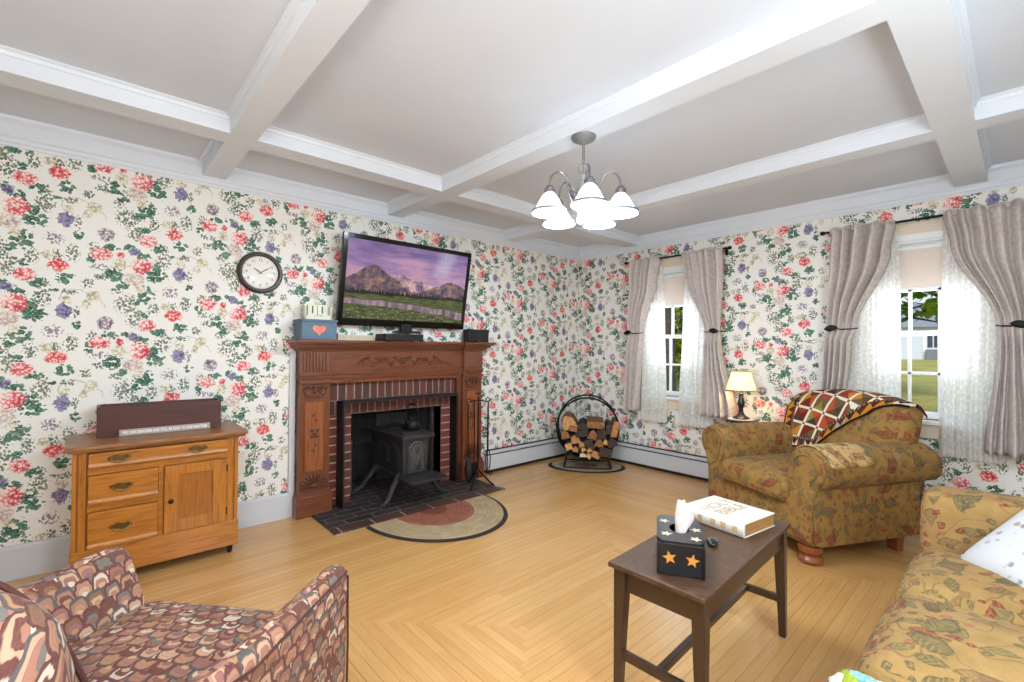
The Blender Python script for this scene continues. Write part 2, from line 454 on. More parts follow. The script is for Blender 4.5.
# ------------------------------------------------------------------ fabrics
def gold_floral(name='gold_floral_fabric', base=((134, 102, 52), (164, 128, 72)), k=1.0):
    t = NT(name); u = t.uv(); a, b, _ = t.xyz(u)
    p = t.vec(a, b, 0)
    p = t.vm('ADD', p, t.vm('MULTIPLY', t.vm('SUBTRACT', t.noise(p, 9., 2, out=1), (.5, .5, .5)), (.05, .05, 0)))
    fine = t.noise(p, 420., 2, .6); mott = t.noise(p, 14., 4, .6)
    col = t.ramp(t.m2('ADD', t.m2('MULTIPLY', fine, .35), t.m2('MULTIPLY', mott, .65)), [(.3, base[0]), (.7, base[1])])
    # vines
    n1 = t.noise(p, 7.5, 1, .5)
    vine = t.ss(t.m2('ABSOLUTE', t.m2('SUBTRACT', n1, .5)), .012, .004)
    col = t.mix(t.m2('MULTIPLY', vine, .55), col, lin((112, 84, 62)))
    def motif(scale, seed, rx, ry, ramp, prob, veins=60.):
        nonlocal col
        q = t.vm('ADD', p, (seed, seed * .7, 0))
        vo = t.vor(q, scale, dim='2D', rnd=.75)
        loc = t.vm('SUBTRACT', q, vo[2])
        rc, gc, bc = [t.n('SeparateColor', {0: vo[1]}).outputs[i] for i in range(3)]
        vr = t.n('VectorRotate', {'Vector': loc, 'Angle': t.m2('MULTIPLY', rc, 6.283)}, rotation_type='Z_AXIS')
        x, y, _ = t.xyz(vr.outputs[0])
        # leaf: pointed ellipse
        d = t.m2('ADD', t.m2('POWER', t.m2('ABSOLUTE', t.m2('DIVIDE', x, rx)), 1.3), t.m2('POWER', t.m2('ABSOLUTE', t.m2('DIVIDE', y, ry)), 1.2))
        d = t.m2('ADD', d, t.m2('MULTIPLY', t.m2('SUBTRACT', t.noise(q, 38., 2), .5), .9))
        mask = t.m2('MULTIPLY', t.ss(d, 1.05, .85), t.m2('LESS_THAN', bc, prob))
        vein = t.m2('SINE', t.m2('MULTIPLY', t.m2('ADD', x, t.m2('MULTIPLY', t.m2('ABSOLUTE', y), 1.2)), veins * 6))
        edge = t.m2('MULTIPLY', t.ss(d, .55, .9), .6)
        c = t.ramp(gc, ramp, 'CONSTANT')
        c = t.mix(t.m2('MULTIPLY', t.ss(vein, .0, .9), .55), c, col)
        c = t.mix(edge, c, t.mix(1., c, (.45, .42, .4, 1), 'MULTIPLY'))
        brk = t.ss(t.noise(q, 55., 3, .65), .30, .52)
        col = t.mix(t.m2('MULTIPLY', mask, t.m2('ADD', .30, t.m2('MULTIPLY', brk, .55))), col, c)
    motif(13. / k, 3.1, .036 * k, .017 * k, [(.0, (112, 104, 70)), (.4, (96, 92, 62)), (.7, (128, 100, 70)), (.85, (138, 70, 56))], .9)
    motif(7.5 / k, 0., .058 * k, .030 * k, [(.0, (128, 58, 50)), (.3, (96, 92, 66)), (.6, (164, 120, 84)), (.85, (136, 72, 58))], .8)
    motif(26. / k, 7.7, .014 * k, .010 * k, [(.0, (128, 48, 48)), (.4, (92, 88, 66)), (.75, (160, 92, 76))], .5)
    t.principled(col, .9, 0, t.bump(fine, .25, .002), **{'Sheen Weight': .04, 'Specular IOR Level': .12})
    return t.m

def scallop(name='scallop_tapestry'):
    t = NT(name); u = t.uv(); a, b, _ = t.xyz(u)
    p = t.vec(a, b, 0)
    p = t.vm('ADD', p, t.vm('MULTIPLY', t.vm('SUBTRACT', t.noise(p, 55., 2, out=1), (.5, .5, .5)), (.013, .013, 0)))
    x0, y0, _ = t.xyz(p)
    w, h = .046, .036
    res = None
    yy = t.m2('DIVIDE', y0, h); j0 = t.m2('FLOOR', yy)
    def layer(dj):
        j = t.m2('ADD', j0, dj); fy = t.m2('SUBTRACT', yy, j)          # height above this row's base, in rows
        xx = t.m2('ADD', t.m2('DIVIDE', x0, w), t.m2('MULTIPLY', j, .5)); i = t.m2('FLOOR', xx)
        fx = t.m2('SUBTRACT', t.m2('FRACT', xx), .5)
        r = t.m2('POWER', t.m2('ADD', t.m2('POWER', t.m2('ABSOLUTE', t.m2('MULTIPLY', fx, 2.)), 4.2), t.m2('POWER', t.m2('MAXIMUM', t.m2('DIVIDE', fy, 1.5), 0.), 4.2)), 1 / 4.2)
        return r, t.vec(i, j, 0)
    pal = [(.0, (92, 50, 48)), (.10, (170, 126, 104)), (.23, (194, 158, 130)), (.36, (142, 96, 92)), (.46, (172, 132, 96)), (.58, (98, 106, 102)), (.66, (158, 112, 94)), (.79, (124, 90, 66)), (.92, (208, 194, 176))]
    def shade(r, cid):
        band = t.m2('FLOOR', t.m2('MULTIPLY', r, 4.6))
        rnd = t.white(t.vm('ADD', cid, t.vm('MULTIPLY', t.vec(band, band, band), (.37, .71, 1.3))))[0]
        c = t.ramp(rnd, pal, 'CONSTANT')
        ec = t.ramp(t.white(t.vm('ADD', cid, (9.3, 4.1, 2.2)))[0], [(.0, (78, 34, 40)), (.40, (56, 74, 78)), (.65, (86, 46, 52)), (.85, (66, 56, 50))], 'CONSTANT')
        return t.mix(t.ss(r, .80, .90), t.mix(t.m2('MULTIPLY', t.ss(t.m2('ABSOLUTE', t.m2('SUBTRACT', t.m2('FRACT', t.m2('MULTIPLY', r, 4.6)), .5)), .36, .48), .45), c, lin((96, 62, 56))), ec)
    r0, c0 = layer(0.); r1, c1 = layer(-1.)
    # the scale of the row below overlaps: where r1 < 1 use it, else this row's
    col = t.mix(t.m2('LESS_THAN', r1, 1.), shade(r0, c0), shade(r1, c1))
    fine = t.noise(p, 500., 2)
    col = t.mix(t.m2('MULTIPLY', t.noise(p, 190., 3), .42), col, lin((160, 122, 104)))
    t.principled(col, .92, 0, t.bump(t.m2('SUBTRACT', fine, t.m2('MULTIPLY', t.m2('MINIMUM', r0, r1), .6)), .3, .003), **{'Specular IOR Level': .12, 'Sheen Weight': .03})
    return t.m

def drape_mat():
    t = NT('taupe_damask'); u = t.uv(); a, b, _ = t.xyz(u); p = t.vec(a, b, 0)
    n = t.noise(p, 26., 3, .55); n2 = t.noise(p, 300., 2)
    swirl = t.ss(t.m2('ABSOLUTE', t.m2('SUBTRACT', n, .5)), .045, .02)
    v = t.vor(p, 26., dim='2D')
    leaf = t.m2('MULTIPLY', t.ss(v[0], .38, .28), .8)
    f = t.m2('MAXIMUM', swirl, leaf)
    c = t.mix(t.m2('MULTIPLY', f, .55), lin((214, 201, 194)), lin((236, 230, 226)))
    c = t.mix(t.m2('MULTIPLY', n2, .2), c, lin((196, 182, 176)))
    d = t.n('BsdfDiffuse', {'Color': c}); tr = t.n('BsdfTranslucent', {'Color': c})
    t.surf(t.n('MixShader', {0: .12, 1: d.outputs[0], 2: tr.outputs[0]}).outputs[0])
    return t.m

def lace_mat():
    t = NT('white_lace'); u = t.uv(); a, b, _ = t.xyz(u); p = t.vec(a, b, 0)
    v = t.vor(p, 30., dim='2D'); n = t.noise(p, 60., 3, .6)
    motif = t.ss(t.m2('ADD', v[0], t.m2('MULTIPLY', t.m2('SUBTRACT', n, .5), .8)), .42, .30)
    net = t.noise(p, 260., 2)
    hem = t.ss(b, .60, .53)
    alpha = t.m2('ADD', .76, t.m2('ADD', t.m2('MULTIPLY', motif, .13), t.m2('MULTIPLY', net, .10)), clamp=True)
    alpha = t.m2('ADD', alpha, t.m2('MULTIPLY', hem, .2), clamp=True)
    c = lin((247, 247, 244))
    d = t.n('BsdfDiffuse', {'Color': c}); tr = t.n('BsdfTranslucent', {'Color': c}); tp = t.n('BsdfTransparent')
    body = t.n('MixShader', {0: .42, 1: d.outputs[0], 2: tr.outputs[0]})
    t.surf(t.n('MixShader', {0: alpha, 1: tp.outputs[0], 2: body.outputs[0]}).outputs[0])
    return t.m

def emit_mix(name, c, e, estr, rough=.4):
    t = NT(name)
    t.principled(lin(c), rough, 0, None, **{'Emission Color': lin(e), 'Emission Strength': estr})
    return t.m

# ------------------------------------------------------------------ common materials
WALL_L = wallpaper('floral_wallpaper_fireplace_wall', 'x', -4.104, 1.714)
WALL_R = wallpaper('floral_wallpaper_window_wall', '-y', 2.215, 1.74)
CEIL = simple('ceiling_white_paint', (219, 225, 235), .7, var=.015, scale=3., bump=.05, bscale=60.)
TRIMW = simple('white_trim_paint', (224, 229, 237), .5, var=.015, scale=4.)
TRIMG = simple('pale_grey_trim_paint', (206, 210, 214), .5, var=.02, scale=4.)
MAHOG = wood('red_brown_mantel_wood', (116, 64, 40), (76, 40, 24), 'x', rough=.32, coat=.2)
MAHOGZ = wood('red_brown_mantel_wood_upright', (116, 64, 40), (76, 40, 24), 'z', rough=.32, coat=.2)
CARVE = simple('carved_dark_wood', (92, 50, 32), .4, var=.18, scale=60.)
OAK = wood('golden_oak', (178, 112, 38), (136, 76, 22), 'x', rough=.35, coat=.25)
OAKZ = wood('golden_oak_upright', (178, 112, 38), (136, 76, 22), 'z', rough=.35, coat=.25)
OAKTOP = wood('worn_oak_top', (150, 100, 58), (112, 70, 38), 'x', rough=.4, coat=.2)
ESPRESSO = wood('espresso_wood', (64, 44, 32), (42, 30, 23), 'x', rough=.3, coat=.3)
ESPRESSOZ = wood('espresso_wood_upright', (60, 41, 30), (40, 28, 22), 'z', rough=.3, coat=.3)
IRON = simple('black_wrought_iron', (26, 25, 26), .5, .6, var=.2, scale=40., bump=.15)
CAST = simple('grey_black_cast_iron', (58, 56, 59), .48, .4, var=.18, scale=30., bump=.25, bscale=90.)
BRASS = simple('aged_brass', (120, 96, 52), .4, .9, var=.2, scale=60.)
NICKEL = simple('brushed_nickel', (138, 138, 140), .35, .9, var=.05)
BLACK = simple('black_plastic', (20, 20, 22), .3, var=.1)
BLACKM = simple('black_matte', (24, 24, 26), .6, var=.1)
WHITEP = simple('white_plastic', (232, 228, 214), .4, var=.02)
GOLDF = gold_floral()
SCAL = scallop()
DRAPE = drape_mat()
LACE = lace_mat()
PALEWOOD = simple('cut_wood', (206, 160, 104), .8, var=.15, scale=40.)

# ------------------------------------------------------------------ room shell
XW, YW, ZC = -4.95, -4.4, 2.428           # room corner opposite the camera's view, ceiling panel height
H = 2.335                                  # beam underside
FX0, FX1, FZ1 = -2.79, -1.95, .705         # fireplace opening in the left wall
WIN = [(-1.55, -.95), (-3.41, -2.81)]     # window openings in the right wall (y range)
WZ0, WZ1 = .755, 2.02

m = M(); m.box(XW - .1, YW - .1, -.1, .1, .1, 0.); struct(m.build('floor', floor_mat(), smooth=False), 'strip oak floor laid in mitred squares')
m = M()
m.box(XW, 0, 0, FX0, .1, ZC); m.box(FX1, 0, 0, .1, .1, ZC); m.box(FX0, 0, FZ1, FX1, .1, ZC)
struct(m.build('wall_left', WALL_L, smooth=False), 'rose-patterned wallpapered wall with the fireplace')
m = M(); prev = .0
ys = sorted([YW] + [q for w in WIN for q in w] + [0.])
m.box(0, WIN[0][1], 0, .12, 0, ZC); m.box(0, WIN[1][1], 0, .12, WIN[0][0], ZC); m.box(0, YW, 0, .12, WIN[1][0], ZC)
for a, b in WIN:
    m.box(0, a, 0, .12, b, WZ0); m.box(0, a, WZ1, .12, b, ZC)
struct(m.build('wall_right', WALL_R, smooth=False), 'rose-patterned wallpapered wall with two curtained windows')
PLAINW = simple('plain_cream_wall', (232, 222, 204), .7, var=.02, scale=3.)
m = M(); m.box(XW - .1, YW, 0, XW, .1, ZC); struct(m.build('wall_rear', PLAINW, smooth=False))
m = M(); m.box(XW - .1, YW - .1, 0, .12, YW, ZC); struct(m.build('wall_back', PLAINW, smooth=False))
m = M(); m.box(XW - .1, YW - .1, ZC, .12, .1, ZC + .1); struct(m.build('ceiling', CEIL, smooth=False), 'white coffered ceiling panels')
# ceiling beams with a small bed moulding at the panel
def beam(n, x0, y0, x1, y1):
    m = M(); m.box(x0, y0, H, x1, y1, ZC + .01)
    dx = x1 - x0; dy = y1 - y0
    if dx > dy:
        for y, sg in ((y0, -1), (y1, 1)): m.prism([(y, ZC - .028), (y + sg * .006, ZC - .026), (y + sg * .010, ZC - .012), (y + sg * .022, ZC - .004), (y + sg * .022, ZC + .005), (y, ZC + .005)], 'x', x0, x1)
    else:
        for x, sg in ((x0, -1), (x1, 1)): m.prism([(x, ZC - .028), (x + sg * .006, ZC - .026), (x + sg * .010, ZC - .012), (x + sg * .022, ZC - .004), (x + sg * .022, ZC + .005), (x, ZC + .005)], 'y', y0, y1)
    return struct(m.build('trim_%d' % n, TRIMW, smooth=False), 'white boxed ceiling beam')
bn = 1
for x0, x1 in ((-3.80, -3.674), (-2.505, -2.37), (-1.213, -1.075)):
    beam(bn, x0, YW, x1, -.035); bn += 1
for y0, y1 in ((-.836, -.69), (-3.43, -3.28), ):
    for x0, x1 in ((XW, -3.80), (-3.674, -2.505), (-2.37, -1.213), (-1.075, -.035)):
        beam(bn, x0, y0, x1, y1); bn += 1
# perimeter crown: board + moulding
def crown(n, axis, a, b, w0, sg):
    prof = [(0, 2.279), (.010, 2.279), (.014, 2.292), (.022, 2.300), (.026, 2.318), (.034, 2.324), (.034, 2.333), (.030, 2.336), (.030, 2.395), (.036, 2.400), (.048, 2.412), (.052, 2.428), (0, 2.428)]
    m = M(); m.prism([(w0 + sg * p, z) for p, z in prof], axis, a, b)
    return struct(m.build('trim_%d' % n, TRIMW, smooth=False), 'white crown moulding')
crown(bn, 'x', XW, 0, 0, -1); bn += 1
crown(bn, 'y', YW, 0, 0, -1); bn += 1
# baseboard (left part of the fireplace wall) + upright strip beside the mantel
m = M(); m.prism([(0, 0), (-.018, 0), (-.018, .165), (-.012, .175), (0, .178)], 'x', XW, -3.215)
struct(m.build('baseboard_left', TRIMG, smooth=False), 'tall pale grey baseboard')
m = M(); m.box(-3.252, -.02, .17, -3.212, 0, 1.2); struct(m.build('trim_%d' % bn, TRIMG, bevel=.003), 'narrow grey strip beside the mantel'); bn += 1

# baseboard heaters
def heater(label, axis, a, b):
    t = thing('baseboard_heater', label, 'heater')
    P = [(0, .03), (-.052, .03), (-.056, .035), (-.056, .165), (-.05, .172), (0, .172)]
    m = M(); m.prism(P, axis, a, b); m.build('front_panel', simple('heater_enamel', (206, 211, 217), .45, var=.02), t, smooth=False)
    m = M(); m.prism([(0, .184), (-.050, .184), (-.058, .19), (-.058, .200), (0, .214)], axis, a, b); m.build('top_cover', simple('heater_enamel', (0, 0, 0)), t, smooth=False)
    m = M(); m.prism([(0, .172), (-.040, .172), (-.040, .184), (0, .184)], axis, a, b); m.prism([(0, .002), (-.045, .002), (-.045, .03), (0, .03)], axis, a, b); m.prism([(-.0, .213), (-.02, .2095), (-.02, .2135), (0, .219)], axis, a, b)
    m.build('vent_slot', BLACKM, t, smooth=False)
    return t
heater('white baseboard heater along the fireplace wall, behind the log hoop', 'x', -1.43, -.06)
heater('white baseboard heater under the windows, running behind the armchair', 'y', -4.3, -.06)

# ------------------------------------------------------------------ windows
GLASS = None
def glass_mat():
    t = NT('window_glass')
    g = t.n('BsdfGlossy', {'Color': (1, 1, 1, 1), 'Roughness': .02}); tp = t.n('BsdfTransparent')
    fr = t.n('LayerWeight', {0: .12}).outputs[1]
    t.surf(t.n('MixShader', {0: t.m2('MULTIPLY', fr, .25), 1: tp.outputs[0], 2: g.outputs[0]}).outputs[0])
    return t.m
GLASS = glass_mat()
SASH = simple('white_sash_paint', (236, 238, 238), .4, var=.015)
CASING = simple('cream_casing_paint', (226, 210, 190), .5, var=.02)
def window(n, a, b):
    cy = (a + b) / 2
    t = bpy.data.objects.new('window_%d' % n, None); COL.objects.link(t)
    struct(t, 'white double-hung window with small panes')
    m = M()                                                     # casing on the room side
    c = .085
    m.box(-.018, a - c, WZ0, 0, a, WZ1 + .02); m.box(-.018, b, WZ0, 0, b + c, WZ1 + .02)
    m.box(-.022, a - c - .01, WZ1 + .042, 0, b + c + .01, WZ1 + .125)
    m.box(-.016, a - c, .63, 0, b + c, WZ0 - .028)              # apron
    m.build('window_casing', CASING, t, bevel=.003)
    m = M(); m.box(-.055, a - c - .02, WZ0 - .028, .06, b + c + .02, WZ0); m.build('window_sill', SASH, t, bevel=.005)
    m = M()                                                     # jamb lining
    m.box(0, a, WZ0, .12, a + .018, WZ1); m.box(0, b - .018, WZ0, .12, b, WZ1); m.box(0, a, WZ1 - .018, .12, b, WZ1); m.box(-.019, a - .002, WZ1 - .004, 0, b + .002, WZ1 + .042)
    m.build('window_jamb', SASH, t, smooth=False)
    mid = 1.362
    ia, ib = a + .018, b - .018
    for nm, x0, z0, z1 in (('lower_sash', .035, WZ0 + .002, mid + .018), ('upper_sash', .075, mid - .018, WZ1 - .018)):
        m = M(); st = .042
        m.box(x0, ia, z0, x0 + .035, ia + st, z1); m.box(x0, ib - st, z0, x0 + .035, ib, z1)
        lo = .05 if nm == 'lower_sash' else .036; hi = .036
        m.box(x0, ia, z0, x0 + .035, ib, z0 + lo); m.box(x0, ia, z1 - hi, x0 + .035, ib, z1)
        gw = (ib - ia - 2 * st)
        for k in (1, 2):
            y = ia + st + gw * k / 3; m.box(x0 + .006, y - .010, z0 + lo, x0 + .03, y + .010, z1 - hi)
        zc = (z0 + lo + z1 - hi) / 2; m.box(x0 + .006, ia + st, zc - .010, x0 + .03, ib - st, zc + .010)
        so = m.build(nm, SASH, t, bevel=.002)
        m = M(); m.box(x0 + .016, ia + st * .8, z0 + lo * .8, x0 + .019, ib - st * .8, z1 - hi * .8)
        m.build('pane', GLASS, so, smooth=False)
    return t
window(1, *WIN[0]); window(2, *WIN[1])

def shade(label, a, b):
    t = thing('roller_shade', label, 'shade', (0, 0, 0))
    ia, ib = a + .022, b - .022
    cl = NT('blush_shade_cloth')
    c = lin((246, 234, 226))
    d = cl.n('BsdfDiffuse', {'Color': c}); tr = cl.n('BsdfTranslucent', {'Color': c})
    cl.surf(cl.n('MixShader', {0: .35, 1: d.outputs[0], 2: tr.outputs[0]}).outputs[0])
    m = M(); m.box(.018, ia, 1.69, .0195, ib, 1.972); m.build('shade_cloth', cl.m, t, smooth=False)
    m = M(); m.box(.014, ia, 1.675, .024, ib, 1.69); m.build('hem_bar', SASH, t, bevel=.002)
    m = M(); m.lathe([(.016, 0), (.016, ib - ia)], 12, Matrix.Translation((.025, ia, 1.972)) @ Matrix.Rotation(-PI / 2, 4, 'X')); m.build('roller', SASH, t)
shade('blush roller shade half drawn in the window nearest the room corner', *WIN[0])
shade('blush roller shade half drawn in the window behind the armchair', *WIN[1])

# curtains -----------------------------------------------------------
def curtain(name, label, cat, tab, mat, x0, amp, pleats, zt, zb, lace=False, group=None, seed=0, band=None):
    """tab: (z, outer y, inner y) rows, top to bottom"""
    rnd = random.Random(seed); ph = [rnd.uniform(-.5, .5) for _ in range(40)]
    t = thing(name, label, cat, (0, 0, 0), 0, group)
    width = abs(tab[0][1] - tab[0][2]) * 1.9
    nu, nv = pleats * 10, 44
    m = M()
    wts = [rnd.uniform(.6, 1.5) for _ in range(pleats)]; tot = sum(wts); cum = [0.]
    for w_ in wts: cum.append(cum[-1] + w_ / tot)
    amps = [rnd.uniform(.55, 1.35) for _ in range(pleats)]
    def phase(u):
        for k in range(pleats):
            if u <= cum[k + 1] + 1e-9:
                t_ = (u - cum[k]) / (cum[k + 1] - cum[k]); return k, t_
        return pleats - 1, 1.
    def fn(u, v):
        z = zt + (zb - zt) * v
        o, i = interp(tab, z)
        w = abs(o - i); sq = min(1., w / (abs(tab[0][1] - tab[0][2]) + 1e-6))
        k, t_ = phase(u)
        t_ = min(1, max(0, t_)); prof = .5 - .5 * cos(2 * PI * t_)
        prof = prof ** (.75 if lace else .5)
        drift = 1 + .25 * sin(v * 5 + ph[k] * 12)
        a = amp * (.6 + .4 * sq) * amps[k] * drift * (.85 + .25 * v)
        gather = 1 - .5 * math.exp(-((z - 1.40) / .10) ** 2) if not lace else 1.
        uu = u + .022 * sin(2 * PI * (t_ + .15)) / pleats * 3.2
        y = o + (i - o) * uu
        x = x0 - a * gather * (prof - .35) - .010 * (1 - abs(2 * u - 1)) - (.004 * sin(v * 40 + u * 30) if not lace else 0)
        zz = z
        if v > .985: zz += (.005 * prof if not lace else .014 * abs(sin(PI * pleats * 2.2 * uu)) - .01)
        return (x, y, zz)
    m.grid(fn, nu, nv)
    for j in range(nv + 1):
        for i in range(nu + 1):
            m.uvs[j * (nu + 1) + i] = (i / nu * width + seed * .3, zt + (zb - zt) * j / nv)
    body = m.build('lace_panel' if lace else 'drape_cloth', mat, t, solid=.0015 if not lace else 0, angle=180)
    if not lace:
        m = M()                                                 # header casing wrapped round the rod
        o, i = tab[0][1], tab[0][2]
        n = pleats * 10
        def hd(u, v):
            a = v * 2 * PI
            y = o + (i - o) * u
            k, t_ = phase(u); r = .015 + .012 * (.5 - .5 * cos(2 * PI * t_)) * amps[k]
            return (-.10 + r * cos(a), y, 2.147 + r * 1.2 * sin(a))
        m.grid(hd, n, 10); m.build('rod_pocket', mat, t, angle=180)
    return t
# window nearest the corner
curtain('lace_curtain', 'sheer white lace curtain, left half of the window nearest the room corner', 'curtain', [(2.15, -.86, -1.135), (1.7, -.88, -1.165), (.5, -.86, -1.185)], LACE, -.066, .034, 8, 2.15, .50, True, 'lace curtains', 1)
curtain('lace_curtain', 'sheer white lace curtain, right half of the window nearest the room corner', 'curtain', [(2.15, -1.72, -1.375), (1.7, -1.70, -1.36), (.5, -1.66, -1.315)], LACE, -.066, .034, 8, 2.15, .50, True, 'lace curtains', 2)
curtain('drape', 'taupe drape tied back, the one nearest the room corner and log hoop', 'curtain', [(2.15, -.785, -1.135), (1.95, -.78, -1.10), (1.40, -.765, -.955), (1.30, -.765, -.945), (.59, -.755, -.905)], DRAPE, -.118, .115, 5, 2.15, .59, seed=3, group='taupe drapes')
curtain('drape', 'taupe drape tied back right beside the table lamp', 'curtain', [(2.15, -1.765, -1.385), (1.95, -1.77, -1.42), (1.40, -1.745, -1.60), (1.30, -1.755, -1.605), (.62, -1.89, -1.565)], DRAPE, -.118, .115, 5, 2.15, .62, seed=4, group='taupe drapes')
# window behind the armchair
curtain('lace_curtain', 'sheer white lace curtain hanging just behind the quilted armchair', 'curtain', [(2.15, -2.62, -2.975), (1.7, -2.66, -2.995), (.53, -2.66, -2.995)], LACE, -.066, .034, 8, 2.15, .53, True, 'lace curtains', 5)
curtain('lace_curtain', 'sheer white lace curtain at the right of the armchair window', 'curtain', [(2.15, -3.55, -3.225), (1.7, -3.53, -3.215), (.53, -3.50, -3.195)], LACE, -.066, .034, 8, 2.15, .53, True, 'lace curtains', 6)
curtain('drape', 'taupe drape tied back, hanging behind the left side of the quilted armchair', 'curtain', [(2.15, -2.585, -2.975), (1.95, -2.575, -2.945), (1.40, -2.555, -2.75), (1.30, -2.545, -2.715), (.60, -2.52, -2.66)], DRAPE, -.118, .115, 5, 2.15, .60, seed=7, group='taupe drapes')
curtain('drape', 'taupe drape tied back at the right edge, nearest the sofa', 'curtain', [(2.15, -3.60, -3.225), (1.95, -3.60, -3.26), (1.40, -3.615, -3.47), (1.30, -3.62, -3.475), (.59, -3.70, -3.415)], DRAPE, -.118, .115, 5, 2.15, .59, seed=8, group='taupe drapes')

def rod(label, y0, y1):
    t = thing('curtain_rod', label, 'curtain rod', (0, 0, 0))
    m = M(); m.tube([(-.10, y0, 2.145), (-.10, y1, 2.145)], .0085, 10); m.build('pole', IRON, t)
    for y, sg in ((y0, 1), (y1, -1)):
        m = M(); m.lathe([(0, 0), (.009, 0), (.011, .006), (.007, .012), (.010, .02), (.017, .034), (.014, .05), (0, .056)], 14, Matrix.Translation((-.10, y, 2.145)) @ Matrix.Rotation(-sg * PI / 2, 4, 'X')); m.build('finial', IRON, t)
        yb = y - sg * .03
        m = M(); m.tube([(-.004, yb, 2.13), (-.06, yb, 2.13), (-.10, yb, 2.136)], .006, 8); m.box(-.006, yb - .012, 2.10, 0, yb + .012, 2.165); m.build('bracket', IRON, t)
rod('black curtain rod over the window nearest the room corner', -.775, -1.785)
rod('black curtain rod over the window behind the armchair', -2.57, -3.61)

def tieback(label, yo, yi, z=1.40):
    """iron hold-back: a stem from the wall and a leaf shaped arm across the drape"""
    sg = 1 if yi > yo else -1
    t = thing('curtain_tieback', label, 'tieback', (0, 0, 0), 0, 'iron curtain tiebacks')
    m = M(); m.tube([(0, yo - sg * .012, z), (-.10, yo - sg * .012, z), (-.150, yo + sg * .01, z)], .005, 8)
    m.tube([(-.150, yo + sg * .01, z), (-.165, yo + sg * .06, z + .004), (-.162, (yo + yi) / 2, z - .008), (-.150, yi - sg * .01, z - .006), (-.115, yi + sg * .008, z)], .0045, 8); m.build('arm', IRON, t)
    m = M()
    def leaf(u, v):
        a = u * 2 * PI; r = .022 * sin(PI * min(1, max(0, v))) ** .8 + .0015
        return (-.162 + .35 * r * cos(a), yo + sg * (-.015 + .09 * v), z + r * sin(a) + .012 * v - .004)
    m.grid(leaf, 12, 10, closed_u=True); m.build('leaf', IRON, t)
tieback('black leaf tieback on the drape nearest the room corner', -.765, -.945)
tieback('black leaf tieback on the drape beside the table lamp', -1.735, -1.61)
tieback('black leaf tieback on the drape behind the armchair', -2.57, -2.75)
tieback('black leaf tieback on the drape at the right edge of the picture', -3.60, -3.475)
# ------------------------------------------------------------------ fireplace: brickwork
RB = brick_mat('red_brick_running', (132, 62, 46), (104, 52, 42), (176, 164, 150), bw=.62, rh=.068, ms=.012, shift=(.05, 0))
RBS = brick_mat('red_brick_soldier', (116, 64, 52), (88, 54, 48), (160, 148, 136), bw=.143, rh=.066, ms=.011, swap=True, off=0., shift=(-.814, 0))
RBL = brick_mat('red_brick_lintel', (104, 50, 40), (84, 44, 38), (130, 116, 104), bw=.115, rh=.066, ms=.011, swap=True, off=0., shift=(-.704, .02))
HB = brick_mat('dark_hearth_brick', (64, 52, 48), (44, 40, 42), (128, 122, 116), bw=.205, rh=.088, ms=.008, rough=.6)
HBF = brick_mat('red_hearth_edge_brick', (98, 58, 48), (76, 50, 44), (170, 160, 150), bw=.235, rh=.2, ms=.012, off=0., rough=.6)
SOOT = brick_mat('sooty_firebrick', (46, 43, 42), (34, 33, 33), (54, 51, 49), bw=.22, rh=.07, ms=.01)
SOOTP = simple('sooty_parging', (70, 69, 68), .95, var=.25, scale=14., bump=.5, bscale=40.)

fp = thing('brick_fireplace', 'red brick fireplace with dark brick hearth under the television', 'fireplace', (-2.37, 0, 0))
O = Matrix.Translation((2.37, 0, 0))
def fpart(m, name, mat, **k):
    for i, p in enumerate(m.v): m.v[i] = O @ p
    return m.build(name, mat, fp, **k)
m = M(); m.box(-2.985, -.012, 0, FX0, 0, FZ1); fpart(m, 'brick_jamb', RB, smooth=False)
m = M(); m.box(FX1, -.012, 0, -1.755, 0, FZ1); fpart(m, 'brick_jamb', RB, smooth=False)
m = M(); m.box(-2.985, -.0115, FZ1, -2.893, .0, .955); fpart(m, 'brick_jamb', RB, smooth=False)
m = M(); m.box(-2.985, -.012, .816, -1.755, 0, .955); fpart(m, 'soldier_course', RBS, smooth=False)
m = M(); m.box(-2.985, -.012, FZ1, -1.755, 0, .816); fpart(m, 'lintel_course', RBL, smooth=False)
m = M(); m.box(-1.800, -.05, 0, -1.752, 0, .955); fpart(m, 'wood_return', MAHOGZ, smooth=False)
# firebox: side reveals lean in towards the back
D = .52
m = M()
m.add([(FX0, -.012, 0), (FX0, -.012, FZ1), (FX0 + .02, .11, FZ1), (FX0 + .02, .11, 0)], [(0, 1, 2, 3)])
fpart(m, 'brick_reveal', RB, smooth=False); m = M()
m.add([(FX1, -.012, 0), (FX1, -.012, FZ1), (FX1 - .0, .11, FZ1), (FX1 - .0, .11, 0)], [(3, 2, 1, 0)])
fpart(m, 'brick_reveal', RB, smooth=False)
m = M()
m.box(FX1 - .035, .11, 0, FX1 + .05, .14, FZ1); fpart(m, 'damper_plate', CAST, smooth=False)
m = M()
m.add([(FX0 + .02, .11, 0), (FX0 + .02, .11, .9), (FX0 + .12, D, .9), (FX0 + .12, D, 0)], [(0, 1, 2, 3)])
m.add([(FX1, .11, 0), (FX1, .11, .9), (FX1 - .12, D, .9), (FX1 - .12, D, 0)], [(3, 2, 1, 0)])
m.add([(FX0 + .12, D, 0), (FX0 + .12, D, .9), (FX1 - .12, D, .9), (FX1 - .12, D, 0)], [(0, 1, 2, 3)])
m.add([(FX0, -.012, FZ1), (FX1, -.012, FZ1), (FX1, .12, FZ1), (FX0, .12, FZ1)], [(0, 1, 2, 3)])
m.add([(FX0, .1, FZ1 + .19), (FX1, .1, FZ1 + .19), (FX1, D, FZ1 + .19), (FX0, D, FZ1 + .19)], [(0, 1, 2, 3)])
